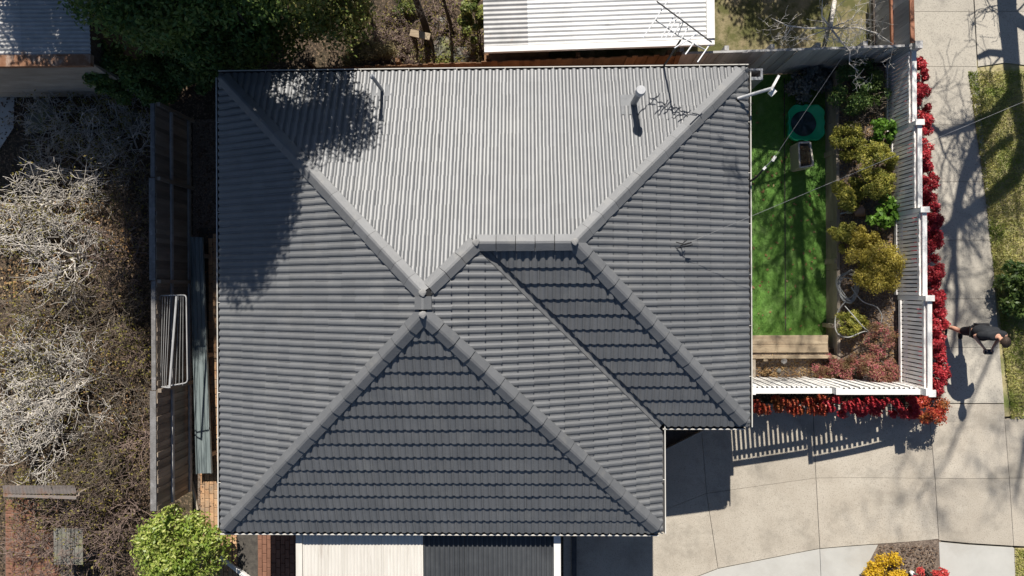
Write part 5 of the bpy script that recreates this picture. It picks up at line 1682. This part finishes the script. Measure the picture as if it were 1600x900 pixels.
for i, (px, py, r, h, mk, lab) in enumerate(BS):
    bare_shrub('bare_shrub', 'shrub', lab, px, py, r, h, M[mk], 12 if mk == 'twig' else 11, 2, 'bare shrubs west of the side fence', 600 + i, 900 if i in (0, 1, 3, 4, 6, 9, 13, 15) else 250, M['Ltwigleaf'], (3, 4), 0., .040 if mk == 'twig' else .024, rmin=.0068 if mk == 'twig' else .005)
g = np.random.default_rng(65); pts = []
for cx_, cy_ in ((40, 345), (90, 420), (40, 440), (75, 520), (30, 560), (110, 600), (60, 660), (150, 560), (180, 640), (120, 330), (200, 380)):
    for _ in range(170):
        p = P(cx_ + g.normal() * 22, cy_ + g.normal() * 18, 0); pts.append((p[0], p[1], .05 + g.uniform(0, .05)))
scatter('leaf_litter', pts, .09, .05, M['litter1'], 66, 'patches of orange brown fallen leaves between the bare shrubs', 'leaf litter', .6)
g = np.random.default_rng(59); pts = []
for _ in range(7000):
    p = P(g.uniform(-10, 240), g.uniform(150, 905), 0); pts.append((p[0], p[1], .02 + g.uniform(0, .03)))
scatter('leaf_litter', pts, .07, .04, M['litter2'], 60, 'brown leaf litter under the bare shrubs west of the fence', 'leaf litter', .65)

# ------------------------------------------------------------------ person on the footpath
def skin(name, V, E, R, m, parent, sub=2, root=0):
    me = bpy.data.meshes.new(name + '_chain'); me.from_pydata([tuple(map(float, v)) for v in V], E, [])
    o = bpy.data.objects.new(name + '_chain', me); COL.objects.link(o)
    md = o.modifiers.new('s', 'SKIN'); md.use_smooth_shade = True; md.branch_smoothing = .6
    for i, r in enumerate(R):
        rr = r if hasattr(r, '__len__') else (r, r)
        me.skin_vertices[0].data[i].radius = rr
        me.skin_vertices[0].data[i].use_root = (i == root)
    s = o.modifiers.new('d', 'SUBSURF'); s.levels = sub; s.render_levels = sub
    dg = bpy.context.evaluated_depsgraph_get()
    nm = bpy.data.meshes.new_from_object(o.evaluated_get(dg)); nm.name = name
    bpy.data.objects.remove(o)
    nm.materials.clear(); nm.materials.append(m)
    nm.polygons.foreach_set('use_smooth', [True] * len(nm.polygons))
    return link(name, nm, parent)
fa, fb_ = PG(1475, 512), PG(1499, 519)
mid = (fa + fb_) / 2
per = empty('person', mid, 'person in black T-shirt and dark shorts standing on the footpath looking down at a controller', 'person')
fa_, fb2 = fa - mid, fb_ - mid
fa_[2] = fb2[2] = 0
hip = np.array([.03, .02, .93]); chest = np.array([.06, -.02, 1.32]); nk = np.array([.07, -.07, 1.50]); hd = np.array([.07, -.15, 1.64])
V = []; E = []; R = []
def add(p, r, pr=None):
    V.append(np.array(p, float)); R.append(r)
    if pr is not None: E.append((pr, len(V) - 1))
    return len(V) - 1
h0 = add(hip, (.145, .11))
a1 = add(hip + (.0, .0, .16), (.135, .10), h0)
a2 = add(chest, (.16, .115), a1)
a2b = add(chest + (.0, -.02, .1), (.12, .085), a2)
n1 = add(nk, .056, a2b)
n2 = add(nk + (0, -.04, .06), .058, n1)
h1_ = add(hd, (.078, .095), n2)
h2_ = add(hd + (0, -.015, .085), (.06, .075), h1_)
add(hd + (0, -.105, -.005), .016, h1_)            # nose
add(hd + (-.085, .01, 0), .016, h1_); add(hd + (.085, .01, 0), .016, h1_)   # ears
for sgn, ft in ((-1, fa_), (1, fb2)):
    hj = add(hip + (sgn * .09, 0, -.08), .088, h0)
    kp = np.array([ft[0] * .75 + sgn * .01 + .01, ft[1] * .6 - .02, .49])
    th = add((V[hj] + kp) / 2 + (0, -.01, .0), .078, hj)
    kn = add(kp, .056, th)
    cf = add((kp + ft) / 2 + (0, .03, .09), .055, kn)
    an_ = add(ft + (0, .02, .085), .036, cf)
    he = add(ft + (0, -.03, .05), .036, an_)
    add(ft + (sgn * .02, -.15, .035), .03, he)
hands = []
for sgn in (-1, 1):
    sj = add(chest + (sgn * .18, .0, .11), .062, a2b)
    elb = chest + np.array([sgn * .29, -.03, -.17])
    ua = add((V[sj] + elb) / 2, .048, sj)
    el = add(elb, .040, ua)
    wr = chest + np.array([sgn * .105, -.27, -.16])
    fo = add((elb + wr) / 2, .037, el)
    w_ = add(wr, .026, fo)
    pm = add(wr + (-sgn * .02, -.05, .0), (.036, .02), w_)
    pe = wr + np.array([-sgn * .025, -.085, .005])
    p2 = add(pe, (.038, .016), pm)
    for k, (ox, ln) in enumerate(((-.027, .062), (-.009, .072), (.009, .068), (.027, .052))):
        f1 = add(pe + (ox, -.025, .008 - .003 * k), .0088, p2)
        f2 = add(pe + (ox * .95 - sgn * .010, -.025 - ln * .38, -.006), .0084, f1)
        add(pe + (ox * .9 - sgn * .022, -.02 - ln * .5, -.034), .0075, f2)
    t1 = add(wr + (-sgn * .05, -.045, .022), .0115, pm)
    t2 = add(wr + (-sgn * .062, -.08, .034), .0098, t1)
    add(wr + (-sgn * .062, -.105, .034), .0085, t2)
body = skin('body', V, E, R, M['skin'], per)
# clothes: loose copies of the trunk with sleeves and legs
V = []; E = []; R = []
s0 = add(hip + (0, 0, -.12), (.215, .18)); s1_ = add(hip + (0, 0, .14), (.195, .16), s0); s2_ = add(chest, (.215, .175), s1_); s3_ = add(chest + (0, -.02, .10), (.20, .15), s2_); s4_ = add(nk + (0, .01, .0), .098, s3_)
for sgn in (-1, 1):
    elb = chest + np.array([sgn * .29, -.03, -.17]); sj0 = chest + np.array([sgn * .17, 0, .10])
    sj = add(sj0, .095, s3_)
    add(sj0 * .6 + elb * .4, .086, sj); add(sj0 * .2 + elb * .8, .078, len(V) - 1)
skin('shirt', V, E, R, M['shirt'], per)
V = []; E = []; R = []
s0 = add(hip + (0, 0, .03), (.18, .145))
for sgn, ft in ((-1, fa_), (1, fb2)):
    h_ = hip + (sgn * .09, 0, -.08)
    hj = add(h_, .12, s0)
    kp = np.array([ft[0] * .75 + sgn * .01 + .01, ft[1] * .6 - .02, .49])
    add(lerp(h_, kp, .5), .108, hj); add(lerp(h_, kp, .85), .10, len(V) - 1)
skin('shorts', V, E, R, M['shorts'], per)
bm = bmesh.new(); bmesh.ops.create_uvsphere(bm, u_segments=20, v_segments=14, radius=1)
bmesh.ops.delete(bm, geom=[v for v in bm.verts if v.co.z < -.25 + .55 * max(0, -v.co.y) or (v.co.y < -.55 and v.co.z < .35)], context='VERTS')
for v in bm.verts:
    k = 1 + .03 * math.sin(11 * v.co.x + 7 * v.co.z)
    v.co = Vector((v.co.x * .098 * k, v.co.y * .122 * k, v.co.z * .112 * k))
hm = bpy.data.meshes.new('hair'); bm.to_mesh(hm); bm.free(); hm.materials.append(M['hair'])
hm.polygons.foreach_set('use_smooth', [True] * len(hm.polygons))
hr = link('hair', hm, per, mid + hd + np.array([0, .0, .035])); hr.rotation_euler = (.45, 0, 0)
for sgn in (-1, 1):
    MB().tube([mid + hd + (sgn * .032, -.088, .02), mid + hd + (sgn * .032, -.094, .02)], .011, 8).build('eye', M['black'], per)
MB().tube([mid + hd + (-.025, -.092, -.05), mid + hd + (.025, -.092, -.05)], .006, 6).build('mouth', M['terra'], per)
for ft in (fa_, fb2):
    V = []; E = []; R = []
    s0 = add(ft + (0, .03, .05), (.046, .05)); s1_ = add(ft + (0, -.06, .045), (.05, .042), s0); add(ft + (.01, -.16, .032), (.04, .03), s1_)
    skin('shoe', V, E, R, M['black'], per)
cp = mid + chest + (0, -.375, -.155)
rc = empty('remote_controller', cp, 'dark handheld controller with a screen held by the person', 'controller')
MB().box(cp + (-.085, -.055, -.02), cp + (.085, .055, .02)).build('case', M['black'], rc, bevel=.01)
MB().box(cp + (-.06, -.04, .021), cp + (.06, .04, .024)).build('screen', M['glass'], rc)
for sgn in (-1, 1):
    MB().tube([cp + (sgn * .072, .035, .02), cp + (sgn * .072, .035, .045)], .007, 8).build('stick', M['zinc'], rc)
